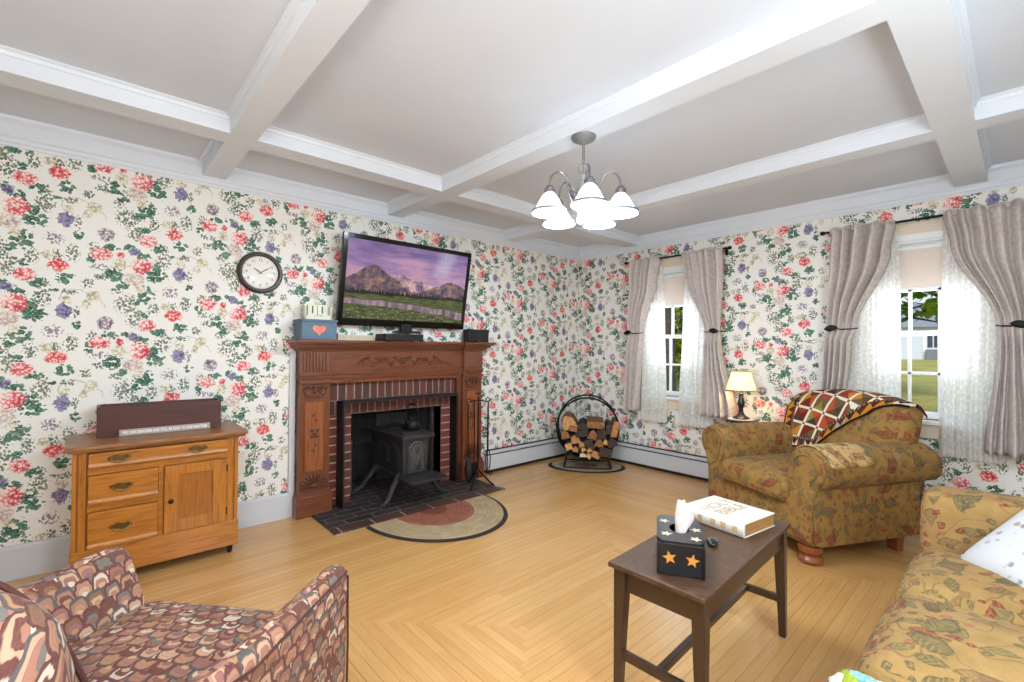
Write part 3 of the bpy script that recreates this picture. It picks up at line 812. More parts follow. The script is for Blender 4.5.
m.add([(FX0, .11, FZ1), (FX1, .11, FZ1), (FX1, .11, FZ1 + .2), (FX0, .11, FZ1 + .2)], [(0, 1, 2, 3)])
fpart(m, 'firebox', SOOT, smooth=False)
m = M(); m.box(-2.36, D - .09, .0, -1.98, D - .005, .62); fpart(m, 'fireback', SOOTP, bevel=.01)
m = M(); m.box(FX0 + .06, .16, 0, FX0 + .09, .44, .46); fpart(m, 'fireside_slab', SOOTP, bevel=.01)
m = M(); m.box(-3.118, -.465, 0, -1.648, -.012, .012); m.box(FX0, -.012, 0, FX1, D, .012)
fpart(m, 'hearth', HB, smooth=False)
m = M(); m.box(-3.122, -.555, 0, -1.642, -.465, .015); fpart(m, 'hearth_border', HBF, smooth=False)

fr = thing('fireplace_surround_frame', 'black steel frame lining the brick fireplace opening', 'frame', (-2.372, -.01, 0))
O2 = Matrix.Translation((2.372, .01, 0))
def fadd(m, *a, **k):
    for i, p in enumerate(m.v): m.v[i] = O2 @ p
    return m.build(*a, **k)
FRM = simple('black_painted_steel', (18, 17, 18), .35, .3, var=.1)
m = M(); m.box(-2.905, -.128, .012, -2.893, -.012, .818); fadd(m, 'side_plate', FRM, fr, bevel=.002)
m = M(); m.box(-1.851, -.128, .012, -1.839, -.012, .818); fadd(m, 'side_plate', FRM, fr, bevel=.002)
m = M(); m.box(-2.905, -.128, .806, -1.839, -.012, .818); fadd(m, 'top_plate', FRM, fr, bevel=.002)
m = M(); m.box(-2.893, -.131, .012, -2.885, -.126, .806); m.box(-1.859, -.131, .012, -1.851, -.126, .806); m.box(-2.905, -.131, .800, -1.839, -.126, .808); fadd(m, 'front_edge', CAST, fr, smooth=False)

# ------------------------------------------------------------------ mantel
mt = thing('fireplace_mantel', 'carved red-brown wooden mantel with fluted pilasters around the fireplace', 'mantel', (-2.37, 0, 0))
def mpart(m, name, mat=MAHOG, parent=mt, **k):
    for i, p in enumerate(m.v): m.v[i] = O @ p
    return m.build(name, mat, parent, **k)
m = M()
# shelf with breakfronts over the pilasters, slab + cove + fillet
def shelf_layer(out, z0, z1, e):
    y = -.055 - out
    m.box(-3.215 - e, y, z0, -1.53 + e, 0, z1)
    for a, b in ((-3.215, -2.972), (-1.768, -1.53)): m.box(a - e, y - .035, z0, b + e, y + .01, z1)
shelf_layer(.135, 1.262, 1.284, .06); shelf_layer(.120, 1.250, 1.262, .05); shelf_layer(.085, 1.232, 1.250, .034); shelf_layer(.05, 1.216, 1.232, .02); shelf_layer(.03, 1.203, 1.216, .008)
mpart(m, 'shelf', bevel=.004)
m = M(); m.box(-2.985, -.066, 1.035, -1.755, 0, 1.205); mpart(m, 'frieze')
m = M(); m.box(-2.985, -.088, 1.018, -1.755, 0, 1.036); m.box(-2.985, -.080, .990, -1.755, 0, 1.018); m.box(-2.985, -.066, .955, -1.755, 0, .99); mpart(m, 'architrave', bevel=.004)
# carved vine on the frieze
m = M(); random.seed(3)
def curl(cx, cz, r0, turns, d, y=-.069, w=.004, start=0.):
    pts = []
    for k in range(28):
        q = k / 27; a = start + d * turns * 2 * PI * q; r = r0 * (1 - .8 * q)
        pts.append((cx + r * cos(a), y, cz + r * sin(a)))
    m.tube(pts, w, 5)
for sx in (-1, 1):
    pts = [(-2.37 + sx * q * .40, -.068, 1.122 + .018 * sin(q * 17)) for q in [k / 40 for k in range(41)]]
    m.tube(pts, .0045, 5)
    for k in range(9):
        q = .06 + .1 * k; x = -2.37 + sx * q * .40; z = 1.122 + .018 * sin(q * 17)
        curl(x, z + (.018 if k % 2 else -.018), .018 - k * .0008, 1.1, 1 if k % 2 else -1, start=k)
        m.ball((x + sx * .018, -.068, z + (.022 if k % 2 else -.02)), (.014, .006, .006), 8, 6)
for k in range(6):
    a = k * PI / 3; m.ball((-2.37 + .022 * cos(a), -.068, 1.122 + .022 * sin(a)), (.014, .007, .014), 8, 6)
m.ball((-2.37, -.07, 1.122), (.012, .01, .012), 8, 6)
mpart(m, 'carved_vine', CARVE)
for px0, px1 in ((-3.205, -2.985), (-1.755, -1.535)):
    w = px1 - px0; cx = (px0 + px1) / 2
    m = M(); m.box(px0, -.085, .15, px1, 0, 1.205)
    m.box(px0 - .012, -.108, .150, px1 + .012, 0, .166); m.box(px0 - .007, -.101, .166, px1 + .007, 0, .180); m.box(px0 - .003, -.094, .180, px1 + .003, 0, .19)
    pil = mpart(m, 'pilaster', MAHOGZ, bevel=.003)
    m = M(); m.box(px0 - .018, -.114, 0, px1 + .018, 0, .15); mpart(m, 'plinth', MAHOG, pil, bevel=.006)
    m = M(); m.box(px0, -.095, 1.035, px1, -.08, 1.205)
    nfl = 8
    for k in range(nfl):
        x = px0 + .018 + (w - .036) * (k + .5) / nfl; r = (w - .036) / nfl * .42
        m.prism([(x + r * cos(a), -.095 + .0 - r * .9 * sin(a)) for a in [PI * q / 6 for q in range(7)]], 'z', 1.052, 1.192)
    mpart(m, 'fluted_block', MAHOGZ, pil)
    m = M(); m.box(px0 - .006, -.108, 1.016, px1 + .006, 0, 1.036); m.box(px0 - .003, -.098, .998, px1 + .003, 0, 1.016); m.box(px0 + .0, -.106, .962, px1 + .004, 0, .984); mpart(m, 'cap_moulding', MAHOG, pil, bevel=.005)
    # capital scrolls
    m = M()
    for sx in (-1, 1):
        curl(cx + sx * .058, .915, .034, 1.6, sx, y=-.090, w=.006, start=PI / 2)
        curl(cx + sx * .022, .935, .020, 1.3, -sx, y=-.090, w=.005, start=-PI / 2)
        m.tube([(cx + sx * .092, -.088, .935), (cx + sx * .06, -.092, .872), (cx, -.094, .862)], .006, 6)
    m.ball((cx, -.09, .91), (.014, .010, .022), 8, 6); m.ball((cx, -.088, .945), (.07, .006, .010), 10, 6)
    mpart(m, 'carved_capital', CARVE, pil)
    # recessed panel with frame
    m = M(); a, b, z0, z1 = px0 + .045, px1 - .045, .33, .83
    for q in ((a - .012, z0 - .012, a, z1 + .012), (b, z0 - .012, b + .012, z1 + .012), (a, z0 - .012, b, z0), (a, z1, b, z1 + .012)):
        m.box(q[0], -.092, q[1], q[2], -.083, q[3])
    mpart(m, 'panel_moulding', MAHOGZ, pil, bevel=.003)
    m = M(); m.box(a, -.0865, z0, b, -.084, z1); mpart(m, 'panel', wood('panel_veneer', (146, 84, 46), (98, 54, 28), 'z', rough=.35, coat=.2), pil)
    m = M(); zc = .60
    m.tube([(cx, -.087, zc - .15), (cx + .004, -.088, zc), (cx, -.087, zc + .16)], .003, 5)
    for k in range(4):
        an = PI / 4 + k * PI / 2; m.ball((cx + .024 * cos(an), -.087, zc + .03 * sin(an)), (.016, .006, .016), 8, 6)
    m.ball((cx, -.088, zc), (.016, .010, .018), 8, 6)
    for z, sg in ((zc + .09, 1), (zc + .13, -1), (zc - .09, 1), (zc - .125, -1)): m.ball((cx + sg * .012, -.087, z), (.013, .004, .009), 8, 6)
    mpart(m, 'carved_spray', CARVE, pil)
    m = M()                                                     # scallop shell
    for k in range(11):
        an = PI * (k + .5) / 11
        pts = [(cx + r * 1.12 * cos(an), -.086 - .010 * sin(PI * min(1, r / .09)), .215 + r * .95 * sin(an)) for r in (.02, .04, .06, .075, .088)]
        m.tube(pts, [.003, .006, .009, .011, .008], 6)
    m.ball((cx, -.092, .217), (.03, .014, .016), 10, 6); m.box(px0 + .012, -.098, .192, px1 - .012, -.08, .206)
    mpart(m, 'carved_shell', CARVE, pil)
    m = M(); m.box(px0, -.083, .955, px1, 0, .96); mpart(m, 'neck', MAHOG, pil)

# ------------------------------------------------------------------ wood stove
st = thing('wood_stove', 'small black cast-iron wood stove standing on splayed legs in the fireplace', 'stove', (-2.38, -.07, .013), 0)
st.scale = (.82, 1, 1.1)
def taper_box(m, x0, x1, y0, y1, z0, z1, dx, dy):
    v = [(x0, y0, z0), (x1, y0, z0), (x1, y1, z0), (x0, y1, z0), (x0 - dx, y0 - dy, z1), (x1 + dx, y0 - dy, z1), (x1 + dx, y1 + dy, z1), (x0 - dx, y1 + dy, z1)]
    m.add(v, [(3, 2, 1, 0), (4, 5, 6, 7), (0, 1, 5, 4), (1, 2, 6, 5), (2, 3, 7, 6), (3, 0, 4, 7)])
m = M(); taper_box(m, -.135, .135, -.235, .24, .185, .455, .012, .012); m.build('firebox', CAST, st, bevel=.006)
m = M()
taper_box(m, -.150, .150, -.25, .255, .172, .190, 0, 0); m.build('bottom_plate', CAST, st, bevel=.004)
m = M(); m.box(-.176, -.29, .452, .176, .285, .474); taper_box(m, -.168, .168, -.28, .275, .474, .490, -.022, -.025); m.box(-.128, -.235, .490, .128, .235, .4945); m.build('top_plate', CAST, st, bevel=.006)
m = M(); m.lathe([(.095, 0), (.095, .006), (.085, .009), (0, .009)], 24, T(-.02, .10, .494)); m.build('cooking_lid', CAST, st)
# side panel relief
m = M()
for sx in (-1, 1):
    x = sx * .144
    def arch(s0, z0, z1, hw, yc=0.0):
        p = [(x, yc - hw, z0), (x, yc - hw, (z0 + z1) / 2 + .01)] + [(x, yc - hw * cos(a), (z0 + z1) / 2 + .01 + (z1 - (z0 + z1) / 2 - .01) * sin(a)) for a in [PI * k / 10 for k in range(1, 10)]] + [(x, yc + hw, (z0 + z1) / 2 + .01), (x, yc + hw, z0)]
        m.tube(p + [p[0]], s0, 6)
    m = M(); arch(.006, .225, .415, .19); arch(.005, .255, .39, .07, -.08); arch(.005, .255, .39, .07, .08)
    m.build('side_relief', CAST, st)
# front door
m = M()
P = [(-.092, .205), (.092, .205), (.092, .36)] + [(.092 * cos(a), .36 + .07 * sin(a)) for a in [PI * k / 12 for k in range(1, 12)]] + [(-.092, .36)]
m.prism([(x, z) for x, z in P], 'y', -.262, -.236)
door = m.build('door', simple('worn_grey_iron', (84, 80, 80), .45, .35, var=.15, scale=25., bump=.2, bscale=80.), st, bevel=.005)
m = M(); m.tube([(x * .84, -.264, .32 + (z - .32) * .86) for x, z in P], .004, 6, closed=True)
for k in range(3):
    a = PI / 2 + (k - 1) * .5; m.tube([(0, -.264, .335), (.05 * cos(a), -.264, .335 + .06 * sin(a))], .004, 5)
m.build('door_relief', CAST, door)
m = M(); m.lathe([(.038, 0), (.038, .006), (.03, .012), (.012, .016), (.011, .026), (0, .028)], 20, Matrix.Translation((.006, -.262, .262)) @ Matrix.Rotation(PI / 2, 4, 'X')); m.build('draft_dial', CAST, door)
m = M(); m.lathe([(.006, 0), (.006, .02), (.010, .026), (.007, .036), (0, .038)], 12, Matrix.Translation((-.078, -.262, .33)) @ Matrix.Rotation(PI / 2, 4, 'X')); m.build('latch', NICKEL, door)
m = M(); m.ball((.006, -.27, .318), (.006, .006, .006), 8, 6); m.build('bolt_head', NICKEL, door)
for z in (.25, .37):
    m = M(); m.lathe([(.008, -.016), (.008, .016)], 10, T(.108, -.248, z)); m.build('hinge', CAST, st)
m = M()
m.prism([(-.2, -.245), (.2, -.245), (.205, -.44), (.19, -.462), (-.19, -.462), (-.205, -.44)], 'z', .176, .192)
m.prism([(-.18, -.262), (.18, -.262), (.182, -.435), (-.182, -.435)], 'z', .192, .195)
m.build('ash_shelf', CAST, st, bevel=.005)
for sx in (-1, 1):
    for sy, y in ((-1, -.165), (1, .20)):
        pts = [(sx * .125, y, .185), (sx * .165, y + sy * .02, .16), (sx * .225, y + sy * .035, .105), (sx * .265, y + sy * .05, .05), (sx * .32, y + sy * .06, .014), (sx * .365, y + sy * .066, .013)]
        # smooth the leg
        q = []
        for i in range(len(pts) - 1):
            for k in range(4):
                t_ = k / 4; q.append(tuple(pts[i][c] + (pts[i + 1][c] - pts[i][c]) * t_ for c in range(3)))
        q.append(pts[-1])
        m = M(); m.tube(q, [.030 - .016 * (i / (len(q) - 1)) for i in range(len(q))], 10); m.ball((sx * .13, y, .175), (.035, .035, .03), 10, 8)
        m.build('leg', CAST, st)

# iron kettle-like steamer with a wire handle on the stove top
kt = thing('iron_kettle', 'black iron kettle with upright handle on top of the wood stove', 'kettle', (-2.345, -.19, .5575), math.radians(20))
m = M(); m.lathe([(0, 0), (.055, 0), (.062, .012), (.066, .035), (.058, .065), (.036, .085), (.030, .09), (.030, .10), (0, .10)], 22); m.build('body', IRON, kt)
m = M(); m.lathe([(.034, .10), (.034, .106), (.02, .116), (.008, .120), (.011, .13), (0, .138)], 18); m.build('lid', IRON, kt)
m = M(); m.tube([(-.05, 0, .05), (-.075, 0, .07), (-.095, 0, .11), (-.105, 0, .135)], [.013, .011, .008, .007], 10); m.build('spout', IRON, kt)
m = M(); m.tube([(.0, -.055, .07), (.0, -.066, .13), (.0, -.045, .19), (0, 0, .205), (.0, .045, .19), (.0, .066, .13), (.0, .055, .07)], .0045, 8); m.build('bail_handle', IRON, kt)
m = M(); m.tube([(-.0, -.026, .206), (-.0, .026, .206)], .010, 10); m.build('grip', IRON, kt)

# ------------------------------------------------------------------ fireplace tools
ft = thing('fireplace_tool_set', 'black wrought-iron fireplace tool stand with hanging brush on the hearth', 'fire tools', (-1.79, -.36, .014))
m = M(); m.tube([(0, 0, .09), (0, 0, .79)], .007, 8)
for k in range(3):
    a = k * 2 * PI / 3 - .6; m.tube([(0, 0, .16), (.03 * cos(a), .03 * sin(a), .12), (.10 * cos(a), .10 * sin(a), .045), (.145 * cos(a), .145 * sin(a), .008)], .008, 8)
m.tube([(.02 * cos(a) * (1), .02 * sin(a), .80 + .02) for a in [k * PI / 6 for k in range(12)]], .004, 6, closed=True)
m.tube([(-.07, .04, .745), (0, 0, .76), (.07, -.04, .745)], .005, 6)
m.build('stand', IRON, ft)
def twist(m, x, y, z0, z1, r=.005):
    n = 40
    for ph in (0, PI): m.tube([(x + .005 * cos(ph + k * .8), y + .005 * sin(ph + k * .8), z0 + (z1 - z0) * k / n) for k in range(n + 1)], .0038, 5)
m = M(); twist(m, -.075, .045, .50, .72); m.tube([(-.075, .045, .50), (-.07, .045, .22)], .005, 6); m.tube([(-.075, .045, .72), (-.09, .05, .755), (-.07, .04, .775), (-.05, .03, .755)], .005, 6)
br = m.build('brush', IRON, ft)
m = M(); m.lathe([(.012, .0), (.030, .03), (.034, .10), (.022, .17), (.010, .19)], 14, T(-.07, .045, .06)); m.build('bristles', BLACKM, br)
m = M(); m.tube([(.075, -.045, .74), (.07, -.045, .40), (.072, -.045, .12)], .005, 6); twist(m, .075, -.045, .55, .70); m.tube([(.072, -.045, .12), (.105, -.055, .10), (.12, -.06, .14)], .005, 6); m.tube([(.075, -.045, .74), (.095, -.05, .765), (.075, -.04, .785), (.055, -.03, .765)], .005, 6)
m.build('poker', IRON, ft)
m = M(); m.tube([(.0, .055, .76), (.0, .055, .20)], .005, 6); m.add([(-.05, .055, .20), (.05, .055, .20), (.056, .06, .07), (-.056, .06, .07), (-.05, .075, .20), (.05, .075, .20)], [(0, 1, 2, 3), (0, 3, 4), (1, 5, 2)]); m.build('shovel', IRON, ft)

fk = thing('fire_fork', 'tall black iron toasting rack with forked top standing against the wall right of the mantel', 'fire tool', (-1.435, -.065, 0))
m = M(); m.tube([(0, 0, .24), (0, 0, .70)], .006, 8)
m.tube([(-.035, 0, .735), (-.022, 0, .715), (0, 0, .70), (.022, 0, .715), (.035, 0, .735)], .005, 6)
m.build('shaft', IRON, fk)
m = M()
for sx in (-1, 1): m.tube([(0, 0, .25), (sx * .014, 0, .23), (sx * .030, 0, .16), (sx * .026, 0, .08), (sx * .012, 0, .03), (sx * .014, 0, .006)], .005, 6)
m.build('prong_base', IRON, fk)

# ------------------------------------------------------------------ rugs
def braid_mat(name, stops, rings, cen=None):
    t = NT(name); u = t.uv(); x, y, _ = t.xyz(u)
    r = x; a = y
    row = t.m2('MULTIPLY', r, rings); fr = t.m2('FRACT', row)
    br = t.m2('SINE', t.m2('ADD', t.m2('MULTIPLY', a, 150.), t.m2('MULTIPLY', t.m2('FLOOR', row), 2.1)))
    ed = t.m2('ABSOLUTE', t.m2('SUBTRACT', fr, .5))
    nz = t.white(t.vec(t.m2('FLOOR', row), t.m2('FLOOR', t.m2('MULTIPLY', a, 48.)), 0))[0]
    c = t.ramp(r, stops, 'CONSTANT')
    c = t.mix(t.m2('MULTIPLY', nz, .35), c, t.mix(1., c, (.45, .40, .36, 1), 'MULTIPLY'))
    c = t.mix(t.m2('MULTIPLY', t.ss(ed, .3, .5), .32), c, t.mix(1., c, (.35, .32, .3, 1), 'MULTIPLY'))
    h = t.m2('ADD', t.m2('MULTIPLY', br, .4), t.m2('MULTIPLY', ed, -1.5))
    t.principled(c, .95, 0, t.bump(h, .5, .004), **{'Specular IOR Level': .1})
    return t.m
def rug(name, label, loc, rz, rx, ry, mat, half):
    t = thing(name, label, 'rug', loc, rz)
    m = M(); nu, nv = 72, 14
    a0, a1 = (PI, 2 * PI) if half else (0, 2 * PI)
    def top(u, v):
        a = a0 + (a1 - a0) * u; r = v
        z = .011 if v < .985 else .002
        return (rx * r * cos(a), ry * r * sin(a), z)
    m.grid(top, nu, nv)
    for j in range(nv + 1):
        for i in range(nu + 1): m.uvs[j * (nu + 1) + i] = (j / nv, i / nu * (.5 if half else 1.) * 1.)
    m.build('braided_mat', mat, t, smooth=True, angle=60)
    return t
rug('hearth_rug', 'half-round braided rug with rust centre lying before the hearth', (-2.385, -.562, 0), 0, .53, .63, braid_mat('hearth_rug_braid', [(0, (128, 74, 60)), (.2, (154, 98, 80)), (.5, (158, 104, 86)), (.56, (184, 162, 128)), (.945, (62, 54, 52))], 18), True)
rug('oval_rug', 'small oval braided rug under the log hoop in the corner', (-.465, -.505, 0), math.radians(-51), .40, .27, braid_mat('oval_rug_braid', [(0, (140, 110, 86)), (.3, (170, 150, 124)), (.55, (150, 128, 104)), (.7, (176, 160, 134)), (.9, (50, 44, 46))], 10), False)

# ------------------------------------------------------------------ log hoop and logs
HZ = math.radians(-51)                     # local x runs along the camera's right, -y faces the camera
lh = thing('log_hoop', 'round black iron firewood hoop full of split logs in the room corner', 'log rack', (-.445, -.50, .011), HZ)
R_ = .312; HC = .405
m = M(); n = 56
for y in (-.15, .15): m.tube([(R_ * cos(2 * PI * k / n), y, HC + R_ * sin(2 * PI * k / n)) for k in range(n)], .009, 8, closed=True)
m.build('ring', IRON, lh)
m = M()
for k in range(-9, 10):
    pass
def band(u, v):
    a = -PI / 2 + (u - .5) * 2 * PI * .60
    return ((R_ - .004) * cos(a), -.15 + .30 * v, HC + (R_ - .004) * sin(a))
m.grid(band, 40, 2); m.build('cradle_band', IRON, lh, solid=.003)
m = M()
for y in (-.15, .15):
    for sx in (-1, 1): m.tube([(sx * .20, y, HC - R_ * .77), (sx * .235, y * 1.12, .012)], .008, 8)
    m.tube([(-.235, y * 1.12, .010), (.235, y * 1.12, .010)], .008, 8)
for sx in (-1, 1): m.tube([(sx * .235, -.168, .010), (sx * .235, .168, .010)], .008, 8)
m.build('stand', IRON, lh)

BARK = [simple('bark_%d' % i, c, .95, var=.3, scale=30., bump=.6, bscale=60.) for i, c in enumerate(((88, 70, 52), (60, 48, 40), (112, 84, 56), (44, 38, 34)))]
def endwood(name, c):
    t = NT(name); o = t.obj(); x, y, z = t.xyz(o)
    r = t.m2('SINE', t.m2('MULTIPLY', t.vm('LENGTH', t.vec(t.m2('ADD', x, .05), 0., t.m2('ADD', z, .06))), 420.))
    n = t.noise(o, 28., 4, .6)
    f = t.m2('ADD', t.m2('MULTIPLY', r, .10), n)
    a = tuple(int(q * .62) for q in c)
    t.principled(t.ramp(f, [(.3, a), (.62, c)]), .85, 0, t.bump(n, .4, .004)); return t.m
ENDS = [endwood('split_wood_%d' % i, c) for i, c in enumerate(((226, 170, 108), (204, 144, 88), (74, 60, 50), (236, 216, 188), (166, 114, 72)))]
LOGS = [  # crop x, crop y, width, height, end tint, bark, rotation, label
    (205, 262, 112, 105, 0, 2, .1, 'large pale wedge log with broad split face, top left of the pile'),
    (308, 284, 84, 56, 2, 3, 0, 'dark-ended flat log on top of the pile, left of centre'),
    (392, 272, 118, 50, 4, 2, -.05, 'long brown flat log on top of the pile, right of centre'),
    (490, 300, 70, 78, 2, 1, .2, 'blackened log near the top right of the pile'),
    (532, 300, 46, 120, 1, 2, .0, 'upright brown wedge log against the right side of the hoop'),
    (182, 345, 62, 62, 4, 1, .3, 'brown log wedged against the left side of the hoop'),
    (252, 380, 76, 68, 1, 2, .25, 'square tan split log at the left of the pile middle'),
    (300, 336, 88, 50, 2, 3, .1, 'dark triangular log just under the dark flat top log'),
    (374, 346, 76, 74, 4, 1, -.2, 'brown wedge log in the centre of the pile'),
    (432, 338, 60, 74, 2, 1, .1, 'dark barked log right of the centre wedge'),
    (345, 398, 66, 46, 2, 1, .3, 'grey-brown log in the middle of the pile below the centre wedge'),
    (420, 400, 70, 60, 4, 1, -.25, 'reddish brown log right of the pile middle'),
    (461, 388, 34, 44, 0, 2, 0, 'small bright log end at the right of the pile'),
    (506, 392, 66, 70, 2, 1, .1, 'mossy dark log against the right lower side of the hoop'),
    (210, 430, 50, 48, 0, 2, .5, 'small pale log at the lower left of the hoop'),
    (254, 446, 46, 42, 1, 2, -.2, 'small tan log beside the lower left pale log'),
    (296, 416, 44, 46, 0, 2, .3, 'small pale square log at lower left of centre'),
    (362, 424, 70, 42, 2, 3, -.3, 'dark log just above the pale small ends at the bottom'),
    (306, 484, 52, 34, 3, 2, .1, 'whitish split log at the very bottom of the hoop'),
    (348, 490, 48, 42, 0, 2, -.2, 'pale log at the bottom right beside the whitish log'),
    (352, 453, 42, 32, 0, 2, .2, 'small pale log above the whitish bottom log'),
    (310, 448, 40, 32, 0, 2, .6, 'tiny pale log left of the bottom centre'),
    (400, 486, 62, 50, 1, 2, -.35, 'tan squared log at the bottom right of the hoop'),
    (462, 462, 92, 66, 2, 1, -.45, 'dark brown log along the lower right curve of the hoop'),
    (240, 305, 60, 40, 4, 1, -.2, 'brown log tucked under the large pale wedge at the left'),
]
random.seed(11)
Mh = Matrix.Translation((-.445, -.50, .011)) @ Matrix.Rotation(HZ, 4, 'Z')
for i, (cx, cy, w, h, e, b, ro, lab) in enumerate(LOGS):
    k = R_ / 216.; lx = (cx - 338) * k; lz = HC - (cy - 305) * k
    w *= k * 1.02; h *= k * 1.02
    npts = random.choice((4, 5, 5, 6)); poly = []
    base = random.random() * 6
    shape = random.choice(('q', 'w', 'w'))
    if w > h * 1.6 or shape == 'q':
        pl = [(-.5, -.5), (.46, -.48), (.5, .42), (.1, .5), (-.48, .44)]
    else:
        pl = [(-.5, -.42), (.5, -.5), (.38, .18), (.02, .5), (-.3, .32)]
    for x, z in pl:
        x *= random.uniform(.88, 1.06); z *= random.uniform(.88, 1.06)
        poly.append((x * w, z * h))
    ro += random.uniform(-.35, .35) if w < h * 1.5 else 0.; c, s_ = cos(ro), sin(ro); poly = [(x * c - z * s_, x * s_ + z * c) for x, z in poly]
    y0 = -.19 + random.uniform(-.03, .03); y1 = .17 + random.uniform(-.03, .02)
    m = M(); n = len(poly)
    ns = 7; vs = []
    for q in range(ns):
        y = y0 + (y1 - y0) * q / (ns - 1)
        for p, (x, z) in enumerate(poly):
            jj = 1 + (.06 * mnoise.noise((x * 30 + i, y * 9, z * 30 + p)) if 0 < q < ns - 1 else 0)
            vs.append((x * jj, y, z * jj))
    fs = []
    for q in range(ns - 1):
        for p in range(n): fs.append((q * n + p, q * n + (p + 1) % n, (q + 1) * n + (p + 1) % n, (q + 1) * n + p))
    m.add(vs, fs)
    m.cur = 1; m.f.append(list(range(n))[::-1]); m.mi.append(1); m.f.append([(ns - 1) * n + p for p in range(n)]); m.mi.append(1)
    o = m.build('split_log', [BARK[b], ENDS[e]], None, smooth=False, bevel=.003)
    o.matrix_world = Mh @ Matrix.Translation((lx, 0, lz))
    tag(o, lab, 'log', 'split logs in the hoop')

# ------------------------------------------------------------------ television and things on the mantel
tv = thing('television', 'flat television showing a mountain lake, tilted forward above the mantel shelf', 'television', (-2.352, -.085, 1.284))
TW, TH = 1.178, .70
tilt = Matrix.Translation((0, 0, .118)) @ Matrix.Rotation(math.radians(10), 4, 'X')
m = M(); m.box(-TW / 2, 0, 0, TW / 2, .035, TH, tilt); m.box(-.35, .03, .10, .35, .06, .5, tilt); m.build('housing', BLACK, tv, bevel=.004)
b = .036
m = M()
for q in ((-TW / 2, 0, -TW / 2 + b, TH), (TW / 2 - b, 0, TW / 2, TH), (-TW / 2 + b, TH - b, TW / 2 - b, TH), (-TW / 2 + b, 0, TW / 2 - b, .056)):
    m.box(q[0], -.006, q[1], q[2], .0, q[3], tilt)
bez = m.build('bezel', simple('gloss_black', (14, 14, 15), .12, var=.02), tv, bevel=.002)
m = M(); m.box(-.03, -.0066, .016, .03, -.006, .022, tilt); m.build('maker_mark', NICKEL, bez)
def tv_mat():
    t = NT('mountain_lake_picture'); u = t.uv(); x, y, _ = t.xyz(u)
    def h1(sc, det, seed, amp, off, rough=.55):
        return t.m2('ADD', off, t.m2('MULTIPLY', t.m2('SUBTRACT', t.noise(t.vec(x, seed, 0), sc, det, rough, dim='2D'), .5), amp))
    def peak(cx, w, hgt):
        return t.m2('MULTIPLY', t.m2('MAXIMUM', t.m2('SUBTRACT', 1., t.m2('DIVIDE', t.m2('ABSOLUTE', t.m2('SUBTRACT', x, cx)), w)), 0.), hgt)
    cl = t.noise(t.vec(x, t.m2('MULTIPLY', y, 2.6), 0), 3.2, 4, .6, dim='2D')
    sky = t.ramp(t.m2('ADD', t.m2('MULTIPLY', y, .75), t.m2('MULTIPLY', t.m2('SUBTRACT', cl, .5), .9)), [(.42, (206, 160, 186)), (.55, (176, 140, 186)), (.68, (150, 122, 172)), (.86, (122, 102, 152))])
    ray = t.m2('MULTIPLY', t.ss(t.m2('ABSOLUTE', t.m2('ADD', t.m2('SUBTRACT', x, .78), t.m2('MULTIPLY', t.m2('SUBTRACT', y, .8), -.22))), .11, .02), t.ss(y, .60, .75))
    sky = t.mix(t.m2('MULTIPLY', ray, t.m2('ADD', .25, t.m2('MULTIPLY', t.noise(t.vec(t.m2('MULTIPLY', x, 30.), 0, 0), 2., 1), .5))), sky, lin((206, 200, 232)))
    rock = t.noise(t.vec(t.m2('MULTIPLY', x, 1.6), y, 0), 9., 6, .7, dim='2D')
    far = t.m2('ADD', t.m2('MAXIMUM', peak(.42, .22, .17), peak(.55, .2, .11)), h1(14., 5, 2., .12, .46))
    farc = t.ramp(rock, [(.35, (92, 78, 112)), (.5, (170, 134, 150)), (.62, (232, 196, 186))])
    c = t.mix(t.ss(t.m2('SUBTRACT', far, y), 0., .006), sky, farc)
    near = t.m2('ADD', t.m2('MAXIMUM', peak(.20, .30, .33), peak(.86, .30, .20)), h1(9., 6, 7., .13, .40))
    nearc = t.ramp(rock, [(.34, (70, 60, 78)), (.48, (112, 94, 106)), (.6, (158, 122, 112)), (.7, (200, 156, 134))])
    c = t.mix(t.ss(t.m2('SUBTRACT', near, y), 0., .006), c, nearc)
    tree = h1(60., 3, 4., .20, .375, .7)
    c = t.mix(t.ss(t.m2('SUBTRACT', tree, y), 0., .008), c, lin((44, 42, 44)))
    mead = t.ramp(t.noise(t.vec(x, t.m2('MULTIPLY', y, 5.), 0), 12., 4, dim='2D'), [(.35, (64, 74, 44)), (.6, (104, 112, 66)), (.75, (126, 128, 88))])
    c = t.mix(t.ss(t.m2('SUBTRACT', h1(4., 2, 9., .05, .325), y), 0., .006), c, mead)
    lk_t = t.m2('SUBTRACT', h1(5., 3, 12., .05, .255), t.m2('MULTIPLY', t.m2('MULTIPLY', x, x), .10)); lk_b = t.m2('SUBTRACT', h1(7., 4, 15., .07, .185), t.m2('MULTIPLY', t.m2('MULTIPLY', x, x), .14))
    lake = t.ramp(t.noise(t.vec(t.m2('MULTIPLY', x, 12.), t.m2('MULTIPLY', y, 2.), 0), 2., 3), [(.35, (106, 90, 104)), (.5, (150, 126, 140)), (.68, (196, 172, 182))])
    inl = t.m2('MULTIPLY', t.ss(t.m2('SUBTRACT', lk_t, y), 0., .006), t.ss(t.m2('SUBTRACT', y, lk_b), 0., .006))
    c = t.mix(inl, c, lake)
    rk = t.vor(t.vec(x, t.m2('MULTIPLY', y, 2.5), 0), 14., dim='2D')
    c = t.mix(t.m2('MULTIPLY', t.ss(rk[0], .12, .06), t.m2('LESS_THAN', y, .15)), c, lin((206, 200, 196)))
    t.principled((.01, .01, .01, 1), .12, 0, None, **{'Emission Color': c, 'Emission Strength': .80, 'Specular IOR Level': .3})
    return t.m
m = M()
